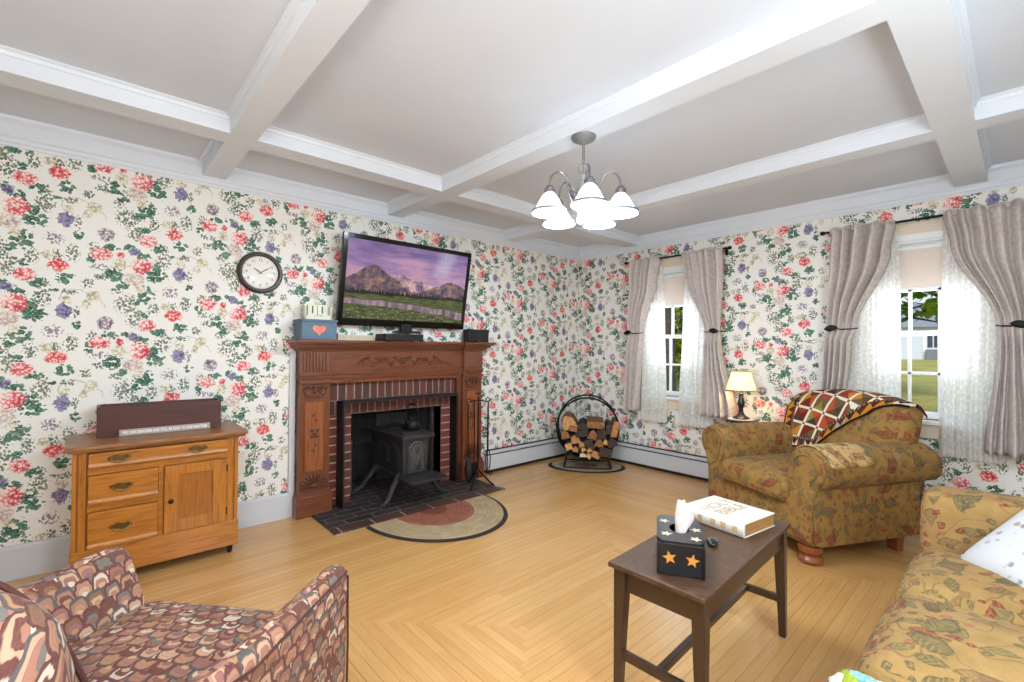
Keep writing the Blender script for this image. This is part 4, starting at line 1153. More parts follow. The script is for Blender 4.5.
v = [tilt @ Vector(p) for p in ((-TW / 2 + b, -.004, .056), (TW / 2 - b, -.004, .056), (TW / 2 - b, -.004, TH - b), (-TW / 2 + b, -.004, TH - b))]
m.add(v, [(0, 1, 2, 3)]); m.uvs = {0: (0, 0), 1: (1, 0), 2: (1, 1), 3: (0, 1)}
m.build('screen', tv_mat(), tv, smooth=False)
m = M(); m.prism([(-.11, -.05), (.11, -.05), (.11, .04), (-.11, .04)], 'z', .068, .085); m.prism([(-.05, -.01), (.05, -.01), (.05, .03), (-.05, .03)], 'z', .08, .15); m.build('stand', BLACK, tv, bevel=.003)
m = M(); m.box(-.2, .045, .25, .2, .083, .5); m.box(-.04, .0, .3, .04, .06, .45); m.build('wall_mount', IRON, tv)
bx = thing('cable_box', 'low black cable box under the television stand on the mantel', 'cable box', (-2.45, -.155, 1.284))
m = M(); m.box(-.168, -.095, .003, .168, .095, .056); m.build('case', BLACKM, bx, bevel=.005)
m = M(); m.box(-.155, -.0965, .016, .155, -.095, .044); m.build('front_window', BLACK, bx)
m = M(); [m.box(x - .01, y - .01, 0, x + .01, y + .01, .004) for x in (-.15, .15) for y in (-.07, .07)]; m.build('foot', BLACKM, bx)
sp = thing('speaker_box', 'small black electronic box at the right end of the mantel shelf', 'speaker', (-1.635, -.12, 1.284), math.radians(0))
m = M(); m.taper(-.118, -.05, .118, .05, 0, .120, .97); m.build('case', BLACKM, sp, bevel=.006)
m = M(); m.box(-.105, -.0512, .015, .03, -.0495, .108); m.build('grille', BLACK, sp)
m = M(); m.box(-.012, -.0525, .010, .012, -.051, .014); m.build('maker_mark', NICKEL, sp)

# blue keepsake box with a heart, and the calendar on it
BLUEP = simple('slate_blue_paint', (84, 110, 130), .55, var=.06, scale=12.)
kb = thing('keepsake_box', 'slate-blue wooden box painted with a pink heart, left end of the mantel', 'box', (-3.108, -.118, 1.284))
m = M(); m.box(-.120, -.075, .006, .125, .095, .128); m.build('body', BLUEP, kb, bevel=.002)
m = M(); m.box(-.128, -.083, .128, .133, .103, .146); m.build('lid', BLUEP, kb, bevel=.003)
m = M(); m.box(-.124, -.079, 0, .129, .078, .010); m.build('base_moulding', BLUEP, kb, bevel=.003)
m = M(); hp = []
for k in range(36):
    a = 2 * PI * k / 36; hp.append((16 * sin(a) ** 3 * .0029, (13 * cos(a) - 5 * cos(2 * a) - 2 * cos(3 * a) - cos(4 * a)) * .0027 + .072))
m.prism(hp, 'y', -.0768, -.0745); hm = NT('stitched_pink_heart'); o = hm.obj()
hm.principled(hm.ramp(hm.noise(o, 160., 3), [(.4, (212, 92, 92)), (.6, (232, 156, 132))]), .7)
m.build('heart', hm.m, kb)
bc = thing('block_calendar', 'cream wooden block calendar reading 11, standing on the blue box', 'calendar', (-3.092, -.105, 1.430))
CREAM = simple('cream_paint', (226, 226, 206), .6, var=.03)
m = M(); m.box(-.09, -.022, 0, .09, .03, .022); m.box(-.09, .018, 0, .09, .03, .115); m.box(-.095, -.022, .022, -.086, .03, .10); m.box(.086, -.022, .022, .095, .03, .10); m.build('holder', CREAM, bc, bevel=.002)
DARKINK = simple('dark_ink', (40, 52, 48), .6)
for x in (-.042, .026):
    m = M(); m.box(x - .032, -.022, .036, x + .032, .016, .105); cb = m.build('number_cube', CREAM, bc, bevel=.002)
    text_mesh('numeral', '1', .075, DARKINK, cb, T(x, -.0224, .07, rx=PI / 2), bold=.001)
m = M(); m.box(-.084, -.024, .022, .084, .012, .036); mb = m.build('month_bar', CREAM, bc, bevel=.001)
text_mesh('month', 'OCTOBER', .013, simple('grey_ink', (120, 124, 116), .6), mb, T(0, -.0244, .029, rx=PI / 2))
sg = thing('letter_sign', 'low cream sign strip of faint letters leaning behind the mantel shelf edge', 'sign', (-2.77, -.05, 1.284))
m = M(); m.box(-.15, -.008, 0, .15, .008, .044); m.build('strip', simple('aged_cream', (214, 200, 176), .7, var=.05), sg, bevel=.001)
m = M()
random.seed(5)
for k in range(13):
    x = -.135 + k * .0222
    m.box(x, -.0088, .012, x + .003, -.0078, .032)
    m.box(x, -.0088, (.029 if k % 2 else .012), x + random.choice((.008, .012)), -.0078, (.032 if k % 2 else .015))
m.build('faint_letters', simple('tan_ink', (176, 150, 120), .7), sg, smooth=False)
m = M(); m.box(-.162, -.012, 0, -.150, .010, .055); m.build('end_block', simple('brown_block', (104, 66, 42), .6), sg)

# ------------------------------------------------------------------ clock
ck = thing('wall_clock', 'round wall clock with dark wooden rim and white dial', 'clock', (-3.452, -.002, 1.747))
RX = Matrix.Rotation(PI / 2, 4, 'X')
m = M(); m.lathe([(.10, 0), (.143, 0), (.146, .008), (.143, .022), (.132, .034), (.120, .034), (.114, .026), (.113, .012)], 48, RX, cap=False); m.build('rim', simple('dark_walnut', (52, 32, 26), .3, var=.15, scale=30.), ck)
m = M(); m.lathe([(.114, .012), (.0, .0121)], 40, RX); m.build('dial', simple('clock_white', (236, 232, 222), .35, var=.01), ck)
INK = simple('black_ink', (44, 40, 38), .6)
nm = None
m = M()
for k in range(60):
    a = k * PI / 30; r0, r1 = .103, (.108 if k % 5 else .109); w = .0008 if k % 5 else .0016
    c, s_ = cos(a), sin(a)
    m.add([(r0 * s_ + w * c, -.0128, r0 * c - w * s_), (r0 * s_ - w * c, -.0128, r0 * c + w * s_), (r1 * s_ - w * c, -.0128, r1 * c + w * s_), (r1 * s_ + w * c, -.0128, r1 * c - w * s_)], [(0, 1, 2, 3)])
m.build('minute_track', INK, ck, smooth=False)
for k in range(1, 13):
    a = k * PI / 6; text_mesh('numeral', str(k), .026, INK, ck, T(.086 * sin(a), -.0128, .086 * cos(a), rx=PI / 2), extrude=.0003)
def hand(nm, ang, L, w, y):
    m = M(); c, s_ = cos(ang), sin(ang)
    pl = [(-w * .6, -L * .22), (w * .6, -L * .22), (w, L * .5), (0, L), (-w, L * .5)]
    m.prism([(x * c + z * s_, -x * s_ + z * c) for x, z in pl], 'y', y - .0012, y); m.build(nm, INK, ck, smooth=False)
hand('hour_hand', math.radians(304), .058, .0042, -.016); hand('minute_hand', math.radians(56), .092, .003, -.019)
m = M(); m.lathe([(.005, .012), (.005, .022), (0, .023)], 12, RX); m.build('hub', BRASS, ck)
gm = NT('clock_glass'); gg = gm.n('BsdfGlossy', {'Color': (1, 1, 1, 1), 'Roughness': .05}); gt = gm.n('BsdfTransparent'); gm.surf(gm.n('MixShader', {0: .018, 1: gt.outputs[0], 2: gg.outputs[0]}).outputs[0])
m = M(); m.lathe([(.116, .026), (.10, .031), (.06, .036), (0, .038)], 40, RX); m.build('crystal', gm.m, ck)

# ------------------------------------------------------------------ washstand
ws = thing('washstand', 'golden oak washstand with three drawers and a door against the wallpaper', 'cabinet', (-4.015, -.22, 0))
OX = Matrix.Translation((4.015, .22, 0))
def wpart(m, name, mat=OAK, parent=ws, **k):
    for i, p in enumerate(m.v): m.v[i] = OX @ p
    return m.build(name, mat, parent, **k)
x0, x1, yf, yb = -4.378, -3.655, -.42, -.022
m = M(); m.box(x0, yf + .012, .17, x1, yb, .69)
m.box(x0, yf, .082, x0 + .058, yf + .03, .70); m.box(x1 - .058, yf, .082, x1, yf + .03, .70)
m.box(x0, yb - .04, .082, x0 + .05, yb, .2); m.box(x1 - .05, yb - .04, .082, x1, yb, .2)
wpart(m, 'carcass', OAKZ, bevel=.002)
m = M(); m.box(x0 + .018, yf - .003, .19, x0 + .024, yf, .69); m.box(x1 - .024, yf - .003, .19, x1 - .018, yf, .69); m.box(x0 + .052, yf - .003, .19, x0 + .057, yf, .69); wpart(m, 'stile_bead', simple('dark_oak', (128, 72, 22), .4))  # darker oak lines along the front stiles
m = M(); m.box(x0 - .004, yf - .008, .058, x1 + .004, yf + .02, .205); m.box(x0 - .004, yf, .058, x0 + .02, yb, .205); m.box(x1 - .02, yf, .058, x1 + .004, yb, .205); wpart(m, 'apron', OAK, bevel=.004)
m = M(); m.box(-4.405, -.465, .712, -3.612, 0.0, .733); m.box(-4.395, -.452, .700, -3.622, -.002, .712); wpart(m, 'top', OAKTOP, bevel=.004)
# rails
m = M(); m.box(x0 + .055, yf + .001, .578, x1 - .055, yf + .02, .612); m.box(x0 + .055, yf + .001, .690, x1 - .055, yf + .02, .70); m.box(x0 + .055, yf + .001, .392, -4.03, yf + .02, .430); m.box(-4.035, yf + .001, .2, -4.012, yf + .02, .58); wpart(m, 'rail', OAK, bevel=.002)
def pull(x, z, parent):
    m = M()
    P = []
    for k in range(25):
        a = PI * k / 24; P.append((x - .048 * cos(a) , z + .012 * sin(a) * (1 + .35 * sin(6 * a))))
    for k in range(25):
        a = PI * k / 24; P.append((x + .048 * cos(a), z - .016 * sin(a) * (1 + .25 * sin(6 * a)) - .001))
    m.prism(P, 'y', yf - .021, yf - .0175)
    o = wpart(m, 'pull', BRASS, parent, bevel=.001)
    m = M(); m.tube([(x - .034, yf - .020, z + .002), (x - .036, yf - .034, z - .002), (x - .026, yf - .040, z - .018), (x, yf - .042, z - .024), (x + .026, yf - .040, z - .018), (x + .036, yf - .034, z - .002), (x + .034, yf - .020, z + .002)], .0035, 8)
    for sx in (-1, 1): m.ball((x + sx * .034, yf - .022, z + .002), .006, 8, 6)
    wpart(m, 'bail', BRASS, o)
def drawer(xa, xb, za, zb, pulls):
    m = M(); m.box(xa, yf - .016, za, xb, yf + .012, zb)
    d = wpart(m, 'drawer', OAK, bevel=.003)
    m = M(); zz = za + .022
    m.prism([(yf - .016, za + .001), (yf - .021, za + .003), (yf - .021, za + .014), (yf - .016, za + .024)], 'x', xa, xb)
    wpart(m, 'drawer_bead', OAK, d)
    for px_ in pulls: pull(px_, (za + zb) / 2 + .008, d)
drawer(x0 + .060, x1 - .060, .614, .688, (-4.20, -3.86)); drawer(x0 + .060, -4.037, .432, .576, (-4.19,)); drawer(x0 + .060, -4.037, .208, .390, (-4.19,))
m = M(); a, b2, z0, z1 = -4.010, x1 - .060, .208, .574
m.box(a, yf - .012, z0, a + .065, yf + .01, z1); m.box(b2 - .07, yf - .012, z0, b2, yf + .01, z1); m.box(a + .065, yf - .012, z0, b2 - .07, yf + .01, z0 + .065); m.box(a + .065, yf - .012, z1 - .055, b2 - .07, yf + .01, z1)
dr = wpart(m, 'door', OAKZ, bevel=.002)
m = M(); m.box(a + .06, yf - .002, z0 + .06, b2 - .065, yf + .005, z1 - .05); wpart(m, 'door_panel', wood('oak_panel', (160, 96, 30), (124, 68, 20), 'z', rough=.35, coat=.2), dr)
m = M(); m.lathe([(.008, 0), (.006, .010), (.013, .018), (.012, .026), (0, .029)], 14, Matrix.Translation((a + .028, yf - .012, .385)) @ RX); wpart(m, 'knob', simple('dark_bronze', (58, 46, 34), .4, .8), dr)
for z in (.27, .52):
    m = M(); m.lathe([(.005, -.02), (.005, .02)], 8, T(b2 + .001, yf - .012, z)); wpart(m, 'hinge', BRASS, dr)
for x in (x0 + .04, x1 - .04):
    for y in (yf + .04, yb - .05):
        m = M(); m.lathe([(.008, .05), (.010, .082)], 10, T(x, y, 0)); m.lathe([(0, -.010), (.022, -.010), (.025, 0), (.022, .010), (0, .010)], 16, Matrix.Translation((x + .008, y, .026)) @ Matrix.Rotation(PI / 2, 4, 'Y')); m.box(x - .006, y - .014, .024, x + .022, y - .011, .055); m.box(x - .006, y + .011, .024, x + .022, y + .014, .055)
        wpart(m, 'caster', IRON)
# planter box on the washstand
pb = thing('planter_box', 'long empty dark maroon wooden box standing on the washstand', 'box', (-4.0, -.152, .734), math.radians(-1.5))
m = M(); w, d, h = .575, .155, .166; th = .014
m.box(-w / 2, -d / 2, 0, w / 2, d / 2, th); m.box(-w / 2, -d / 2, th, w / 2, -d / 2 + th, h); m.box(-w / 2, d / 2 - th, th, w / 2, d / 2, h); m.box(-w / 2, -d / 2 + th, th, -w / 2 + th, d / 2 - th, h); m.box(w / 2 - th, -d / 2 + th, th, w / 2, d / 2 - th, h)
m.build('box', wood('maroon_stain', (78, 34, 26), (58, 24, 20), 'x', rough=.45), pb, bevel=.002)
sn = thing('motto_strip', 'narrow grey sign strip with white motto letters leaning on the maroon box', 'sign', (-3.985, -.242, .734), math.radians(-1.5))
m = M(); m.box(-.211, -.006, 0, .211, .004, .035, Matrix.Rotation(math.radians(-4), 4, 'X')); m.build('strip', simple('greige_strip', (170, 158, 150), .6, var=.03), sn, bevel=.001)
text_mesh('motto', 'WE CAN DISAGREE AND STILL BE KIND TO ONE ANOTHER', .022, simple('white_letters', (240, 240, 238), .6, var=.0), sn, Matrix.Rotation(math.radians(-4), 4, 'X') @ T(0, -.0066, .0175, rx=PI / 2), width=.395, bold=.0006)

# outlets
def plate(label, x, z):
    t = thing('outlet_plate', label, 'outlet', (x, 0, z))
    m = M(); m.box(-.035, -.006, -.058, .035, 0, .058); m.build('cover', WHITEP, t, bevel=.003)
    for dz in (-.021, .021):
        m = M(); m.lathe([(.016, 0), (.016, .0015), (0, .002)], 18, Matrix.Translation((0, -.006, dz)) @ RX); rc = m.build('receptacle', WHITEP, t)
        m = M(); m.box(-.007, -.0086, dz - .004, -.005, -.0075, dz + .005); m.box(.005, -.0086, dz - .004, .007, -.0075, dz + .005); m.build('slot', BLACKM, rc)
plate('cream outlet plate on the wall left of the log hoop', -1.225, .386)
bp = thing('blank_plate', 'blank cream wall plate half hidden beside the washstand', 'wall plate', (-3.565, 0, .432))
m = M(); m.box(-.035, -.006, -.066, .04, 0, .066); m.build('cover', WHITEP, bp, bevel=.003)
# ------------------------------------------------------------------ chandelier
CX, CY = -2.437, -2.052
ch = thing('chandelier', 'five-arm brushed nickel chandelier with glowing white bell shades', 'chandelier', (CX, CY, H))
ch.scale = (.909, .909, .909)
Z = lambda z: z - ZC - .0165
m = M(); m.lathe([(0, 0), (.071, 0), (.071, -.006), (.064, -.018), (.042, -.030), (.016, -.036), (.010, -.046), (0, -.048)], 32); m.build('canopy', simple('satin_grey_metal', (126, 126, 128), .45, .35, var=.04), ch)
m = M()
for k in range(6):
    z = Z(2.391) - k * .0165
    ax = (1, 0) if k % 2 else (0, 1)
    m.tube([(ax[0] * .008 * cos(a), ax[1] * .008 * cos(a), z + .0125 * sin(a)) for a in [2 * PI * q / 12 for q in range(12)]], .0022, 6, closed=True)
m.build('chain', NICKEL, ch)
m = M(); c, s_ = cos(.8), sin(.8); m.tube([(.030 * cos(a) * s_, -.030 * cos(a) * c, Z(2.263) + .030 * sin(a)) for a in [2 * PI * q / 24 for q in range(24)]], .0028, 6, closed=True); m.tube([(0, 0, Z(2.30)), (0, 0, Z(2.22))], .002, 6); m.build('ring', NICKEL, ch)
PEW = simple('pale_pewter', (176, 176, 178), .4, .7, var=.06, scale=40.)
m = M(); m.lathe([(0, 2.235 - ZC), (.010, Z(2.232)), (.024, Z(2.222)), (.027, Z(2.205)), (.026, Z(2.19)), (.034, Z(2.182)), (.032, Z(2.165)), (.036, Z(2.15)), (.036, Z(2.06)), (.030, Z(2.045)), (.040, Z(2.035)), (.040, Z(2.022)), (.030, Z(2.010)), (.030, Z(1.99)), (.036, Z(1.982)), (.034, Z(1.955)), (.022, Z(1.94)), (.010, Z(1.935)), (0, Z(1.93))][::-1], 24); m.build('column', PEW, ch)
def shade_mat():
    t = NT('lit_frosted_glass')
    t.principled(lin((245, 244, 240)), .3, 0, None, **{'Emission Color': (.76, .88, 1., 1), 'Emission Strength': SHADE_E})
    return t.m
SHADE_E = 3.8
SHM = shade_mat()
for k in range(5):
    a = math.radians(12 + 72 * k); c, s_ = cos(a), sin(a); RR = .208
    def P(r, z): return (r * c, r * s_, Z(z))
    m = M()
    pts = [P(.034, 2.075), P(.055, 2.065), P(.080, 2.09), P(.094, 2.15), P(.112, 2.20), P(.145, 2.226), P(.180, 2.212), P(.202, 2.18), P(RR, 2.135)]
    q = []
    for i in range(len(pts) - 1):
        p0, p1, p2, p3 = (Vector(pts[max(i - 1, 0)]), Vector(pts[i]), Vector(pts[i + 1]), Vector(pts[min(i + 2, len(pts) - 1)]))
        for s2 in range(5):
            t_ = s2 / 5
            q.append(.5 * ((2 * p1) + (p2 - p0) * t_ + (2 * p0 - 5 * p1 + 4 * p2 - p3) * t_ ** 2 + (3 * p1 - p0 - 3 * p2 + p3) * t_ ** 3))
    q.append(Vector(pts[-1]))
    m.tube(q, .0055, 8)
    # scroll under the arm
    sc = []
    for i in range(26):
        u = i / 25; an = -.6 + u * 7.5; r = .026 * (1 - .75 * u); sc.append(P(.070 + r * cos(an), 2.125 + r * sin(an)))
    m.tube(sc, .004, 6)
    arm = m.build('arm', NICKEL, ch)
    Tm = Matrix.Translation(P(RR, 0)[:2] + (0,))
    m = M(); m.lathe([(0, Z(2.140)), (.018, Z(2.138)), (.022, Z(2.128)), (.030, Z(2.122)), (.030, Z(2.100)), (.026, Z(2.096))], 20, Tm); m.build('socket_cup', NICKEL, arm)
    m = M(); m.lathe([(.024, Z(2.100)), (.038, Z(2.085)), (.054, Z(2.060)), (.069, Z(2.030)), (.081, Z(2.008)), (.090, Z(1.995)), (.097, Z(1.986)), (.095, Z(1.984)), (.087, Z(1.992)), (.064, Z(2.026)), (.036, Z(2.078)), (.022, Z(2.094))], 32, Tm, cap=False)
    sh = m.build('glass_shade', SHM, arm)
    m = M(); m.tube([Tm @ Vector(((.0935) * cos(b_), .0935 * sin(b_), Z(1.998))) for b_ in [2 * PI * q_ / 36 for q_ in range(36)]], .0066, 6, closed=True); m.build('rim_band', simple('grey_rim_metal', (120, 120, 122), .5, .3), sh)

# ------------------------------------------------------------------ side table and lamp behind the armchair
sd = thing('side_table', 'small dark round-topped side table between armchair and window wall', 'side table', (-.262, -1.985, 0), .3)
m = M(); m.lathe([(0, .632), (.125, .632), (.132, .638), (.132, .646), (.126, .652), (0, .652)], 32); m.build('top', ESPRESSO, sd)
m = M(); m.lathe([(.014, .10), (.022, .16), (.028, .22), (.016, .30), (.014, .45), (.024, .56), (.018, .60), (.05, .632)], 18); m.build('pedestal', ESPRESSOZ, sd)
for k in range(3):
    a = k * 2 * PI / 3; m = M(); m.tube([(.012 * cos(a), .012 * sin(a), .15), (.06 * cos(a), .06 * sin(a), .11), (.12 * cos(a), .12 * sin(a), .035), (.15 * cos(a), .15 * sin(a), .012)], [.016, .014, .012, .011], 8); m.build('leg', ESPRESSOZ, sd)
dl = thing('doily', 'white cloth mat under the table lamp', 'cloth', (-.262, -1.985, .6525), .3)
m = M(); m.lathe([(0, .0015), (.10, .0015), (.102, 0), (0, 0)], 24); m.build('cloth', simple('white_cloth', (236, 232, 226), .9, var=.03), dl)
lp = thing('table_lamp', 'small lit table lamp with cream pleated shade and black turned base', 'lamp', (-.262, -1.985, .6545), 0)
m = M(); m.lathe([(0, 0), (.066, 0), (.068, .006), (.058, .014), (.036, .026), (.026, .040), (.018, .056), (.015, .062), (.020, .070), (.016, .078), (.018, .09), (.028, .110), (.030, .130), (.024, .155), (.018, .180), (.017, .196), (.022, .204), (.022, .212), (.012, .218), (.010, .24), (0, .24)], 24)
m.build('base', simple('black_gloss_paint', (34, 36, 42), .25, var=.1), lp)
LAMPSH = NT('lit_pleated_shade'); o = LAMPSH.obj(); lx, ly, lz = LAMPSH.xyz(o)
an = LAMPSH.m2('ARCTAN2', ly, lx); pl = LAMPSH.m2('SINE', LAMPSH.m2('MULTIPLY', an, 90.))
LAMPSH.principled(LAMPSH.mix(LAMPSH.m2('MULTIPLY', LAMPSH.ss(pl, -.2, 1.), .3), lin((240, 226, 190)), lin((222, 204, 160))), .8, 0, None, **{'Emission Color': lin((255, 232, 180)), 'Emission Strength': .85})
m = M()
def shd(u, v):
    a = u * 2 * PI; r = .072 + (.118 - .072) * v; r *= 1 + .006 * sin(a * 60)
    return (r * cos(a), r * sin(a), .395 - .155 * v)
m.grid(shd, 120, 4, closed_u=True); shd_o = m.build('lamp_shade', LAMPSH.m, lp, solid=.002, angle=180)
m = M()
for r, z in ((.073, .396), (.119, .240)): m.tube([(r * cos(a), r * sin(a), z) for a in [2 * PI * q / 40 for q in range(40)]], .0035, 6, closed=True)
m.build('shade_trim', simple('tan_trim', (176, 142, 96), .7), shd_o)
m = M(); m.tube([(0, 0, .24), (0, 0, .39)], .003, 6); m.tube([(-.072, 0, .393), (.072, 0, .393)], .002, 5); m.tube([(0, -.072, .393), (0, .072, .393)], .002, 5); m.build('harp', BRASS, lp)

# ------------------------------------------------------------------ gold floral armchair
AL = math.radians(-117)
ac = thing('armchair', 'gold floral armchair with rolled arms and quilt-draped back', 'armchair', (-.738, -2.555, 0), AL)
ac.scale = (1.10, 1.06, 1.03)
m = M(); m.cushion(-.40, -.36, .10, .40, .40, .36, r=.03, puff=.0, n=6); m.build('seat_frame', GOLDF, ac, angle=60)
m = M(); m.cushion(-.252, -.405, .30, .252, .25, .455, r=.055, puff=.03, n=12, puffside=.012); cu = m.build('seat_cushion', GOLDF, ac, angle=180)
m = M()
for sx in (-1, 1):
    pass
m = M(); m.tube([(-.21, -.409, .335), (.21, -.409, .335)], .004, 6); m.build('piping', GOLDF, cu)
def roll_arm(sx):
    # cross-section (x outward from the inner face, z)
    m = M()
    def sect(q):
        """closed outline: inner side up, over the roll, down the outer side"""
        P = []
        xi, xo = .243, .405
        P += [(xi, .30), (xi, .40), (xi - .004, .48)]
        cx, cz, r = .360, .538, .122
        for k in range(0, 22):
            a = math.radians(170 - k * 14.2); P.append((cx + r * cos(a), cz + r * sin(a)))
        P += [(xo - .012, .45), (xo, .36), (xo, .11), (xi + .03, .11)]
        return P
    P = sect(0); n = len(P); ys = [-.345, -.335, -.30, -.1, .12, .32, .45, .475, .482]; sc = [.90, .97, 1, 1, 1.0, 1.0, 1.02, .98, .9]
    vs = []
    ccx, ccz = .34, .44
    for y, k in zip(ys, sc):
        for x, z in P:
            yy = y
            if z < .42 and y > .40: yy = .40 + (y - .40) * .2
            vs.append((sx * (ccx + (x - ccx) * k), yy, max(.11, ccz + (z - ccz) * k) + (-.03 * max(0, (y - .1)) if z > .45 else 0)))
    fs = []
    for j in range(len(ys) - 1):
        for i in range(n):
            i2 = (i + 1) % n; fs.append((j * n + i, j * n + i2, (j + 1) * n + i2, (j + 1) * n + i))
    fs.append(list(range(n))); fs.append([(len(ys) - 1) * n + i for i in range(n)][::-1])
    m.add(vs, fs)
    arm = m.build('arm', GOLDF, ac, angle=50)
    # front panel: scroll face with welt
    m = M(); R = .108; pl = []
    for k in range(26):
        a = math.radians(-50 + k * 280 / 25 * .86); pl.append((sx * (.360 + R * cos(a)), .538 + R * sin(a)))
    pl += [(sx * .252, .43), (sx * .262, .36), (sx * .258, .13), (sx * .394, .13), (sx * .398, .36)]
    m.prism(pl, 'y', -.365, -.34); m.build('front_panel', GOLDF, arm, bevel=.008)
    m = M()
    m.tube([(sx * (.360 + .072 * cos(a)), -.368, .540 + .072 * sin(a)) for a in [math.radians(-60 + k * 12) for k in range(22)]] + [(sx * .290, -.367, .48), (sx * .31, -.366, .42), (sx * .385, -.366, .36)], .006, 6)
    m.build('welt', simple('gold_welt', (132, 98, 50), .9), arm)
    return arm
arms = [roll_arm(-1), roll_arm(1)]
# back: camel top, leaning back
def back_z(x): return .910 - .42 * x * x
def backshape(p):
    # p in box space; x -.41...41, y .24...44, z .30...90
    f = (p.z - .30) / .60
    zt = .30 + f * (back_z(p.x) - .30)
    return Vector((p.x, p.y + .12 * f * f, zt))
m = M(); m.cushion(-.385, .225, .30, .385, .42, .90, r=.07, puff=.0, n=14, puffside=.02, fn=backshape); back_o = m.build('back', GOLDF, ac, angle=180)
m = M(); m.cushion(-.37, .38, .12, .37, .44, .40, r=.03, puff=0, n=4); m.build('back_frame', GOLDF, ac, angle=60)
# arm cover lying on the near arm
m = M()
def cover(u, v):
    a = math.radians(150 - 138 * u); r = .1265
    y = -.335 + .30 * v + .004 * sin(u * 9)
    return ((.360 + r * cos(a)), y, .538 + r * sin(a) - .03 * max(0, y - .1))
m.grid(cover, 16, 8); m.build('arm_cover', gold_floral('pale_floral_arm_cover', ((186, 152, 96), (206, 174, 118)), 1.0), arms[1], solid=.004, angle=180)
BUN = wood('cherry_foot', (146, 78, 38), (112, 56, 26), 'x', rough=.3, coat=.3)
for sx in (-1, 1):
    m = M(); m.lathe([(0, 0), (.045, 0), (.058, .010), (.062, .025), (.052, .042), (.040, .048), (.055, .062), (.060, .082), (.056, .10), (0, .11)], 20, T(sx * .335, -.30, 0)); m.build('foot', BUN, ac)
    m = M(); m.taper(sx * .33 - .035, .30, sx * .33 + .035, .36, 0, .12, .8); m.build('foot', BUN, ac, bevel=.004)

# quilt draped over the back
def quilt_mat():
    t = NT('patchwork_quilt'); u = t.uv(); x, y, _ = t.xyz(u)
    # diagonal lattice
    s = .108
    a = t.m2('DIVIDE', t.m2('ADD', x, t.m2('MULTIPLY', y, .25)), s); b = t.m2('DIVIDE', t.m2('SUBTRACT', y, t.m2('MULTIPLY', x, .25)), s)
    ia, ib = t.m2('FLOOR', a), t.m2('FLOOR', b); fa, fb = t.m2('FRACT', a), t.m2('FRACT', b)
    tri = t.m2('GREATER_THAN', t.m2('ADD', fa, fb), 1.)
    tri2 = t.m2('GREATER_THAN', fa, fb)
    rnd = t.white(t.vec(ia, ib, t.m2('ADD', tri, t.m2('MULTIPLY', tri2, 2.))))[0]
    pal = [(0, (118, 44, 34)), (.14, (96, 70, 46)), (.30, (176, 84, 48)), (.40, (66, 62, 58)), (.50, (190, 132, 46)), (.60, (146, 62, 46)), (.70, (112, 88, 58)), (.84, (140, 136, 62)), (.92, (170, 70, 58))]
    c = t.ramp(rnd, pal, 'CONSTANT')
    ea = t.m2('MINIMUM', fa, t.m2('SUBTRACT', 1., fa)); eb = t.m2('MINIMUM', fb, t.m2('SUBTRACT', 1., fb))
    sash = t.m2('MAXIMUM', t.m2('LESS_THAN', ea, .075), t.m2('LESS_THAN', eb, .075)); post = t.m2('MULTIPLY', t.m2('LESS_THAN', ea, .075), t.m2('LESS_THAN', eb, .075))
    c = t.mix(sash, c, lin((232, 222, 200))); c = t.mix(post, c, lin((120, 92, 66)))
    # border: dark with triangles; v of the second uv is the edge distance
    e = t.n('UVMap', uv_map='edge').outputs[0]; ex, ey, _ = t.xyz(e)
    bw = t.ss(t.m2('SUBTRACT', .070, ex), 0, .001)
    q = t.m2('DIVIDE', ey, .05); fq = t.m2('FRACT', q)
    zig = t.m2('LESS_THAN', t.m2('ABSOLUTE', t.m2('SUBTRACT', fq, .5)), t.m2('DIVIDE', t.m2('SUBTRACT', ex, .012), .085))
    bc = t.mix(zig, t.ramp(t.white(t.vec(t.m2('FLOOR', q), 5., 1.))[0], [(0, (196, 128, 32)), (.3, (232, 220, 196)), (.55, (150, 70, 44)), (.75, (160, 160, 150))], 'CONSTANT'), t.ramp(t.white(t.vec(t.m2('FLOOR', q), 2., 1.))[0], [(0, (52, 44, 42)), (.4, (86, 40, 34)), (.7, (62, 62, 60))], 'CONSTANT'))
    c = t.mix(bw, c, bc)
    chk = t.m2('GREATER_THAN', t.m2('FRACT', t.m2('DIVIDE', ey, .016)), .5)
    line = t.m2('MULTIPLY', t.m2('GREATER_THAN', ex, .058), t.m2('LESS_THAN', ex, .070))
    c = t.mix(line, c, t.mix(chk, lin((40, 34, 32)), lin((150, 130, 104))))
    c = t.mix(t.m2('LESS_THAN', ex, .010), c, lin((44, 34, 32)))
    n = t.noise(u, 60., 3)
    t.principled(c, .9, 0, t.bump(t.m2('ADD', n, t.m2('MULTIPLY', t.m2('MINIMUM', ea, eb), 2.)), .4, .004), **{'Specular IOR Level': .1})
    return t.m
qt = thing('patchwork_quilt', 'patchwork quilt of red, gold and brown triangles draped over the gold armchair back', 'quilt', (-.738, -2.555, 0), AL)
qt.scale = (1.10, 1.06, 1.03)
nu, nv = 44, 40
xa, xb = -.335, .362
def drop(x):                                # how far the quilt hangs down the front of the back at x
    u = (x - xa) / (xb - xa)
    if u < .36: return .435 + .06 * u
    return .456 - .43 * ((u - .36) / .64) ** .85
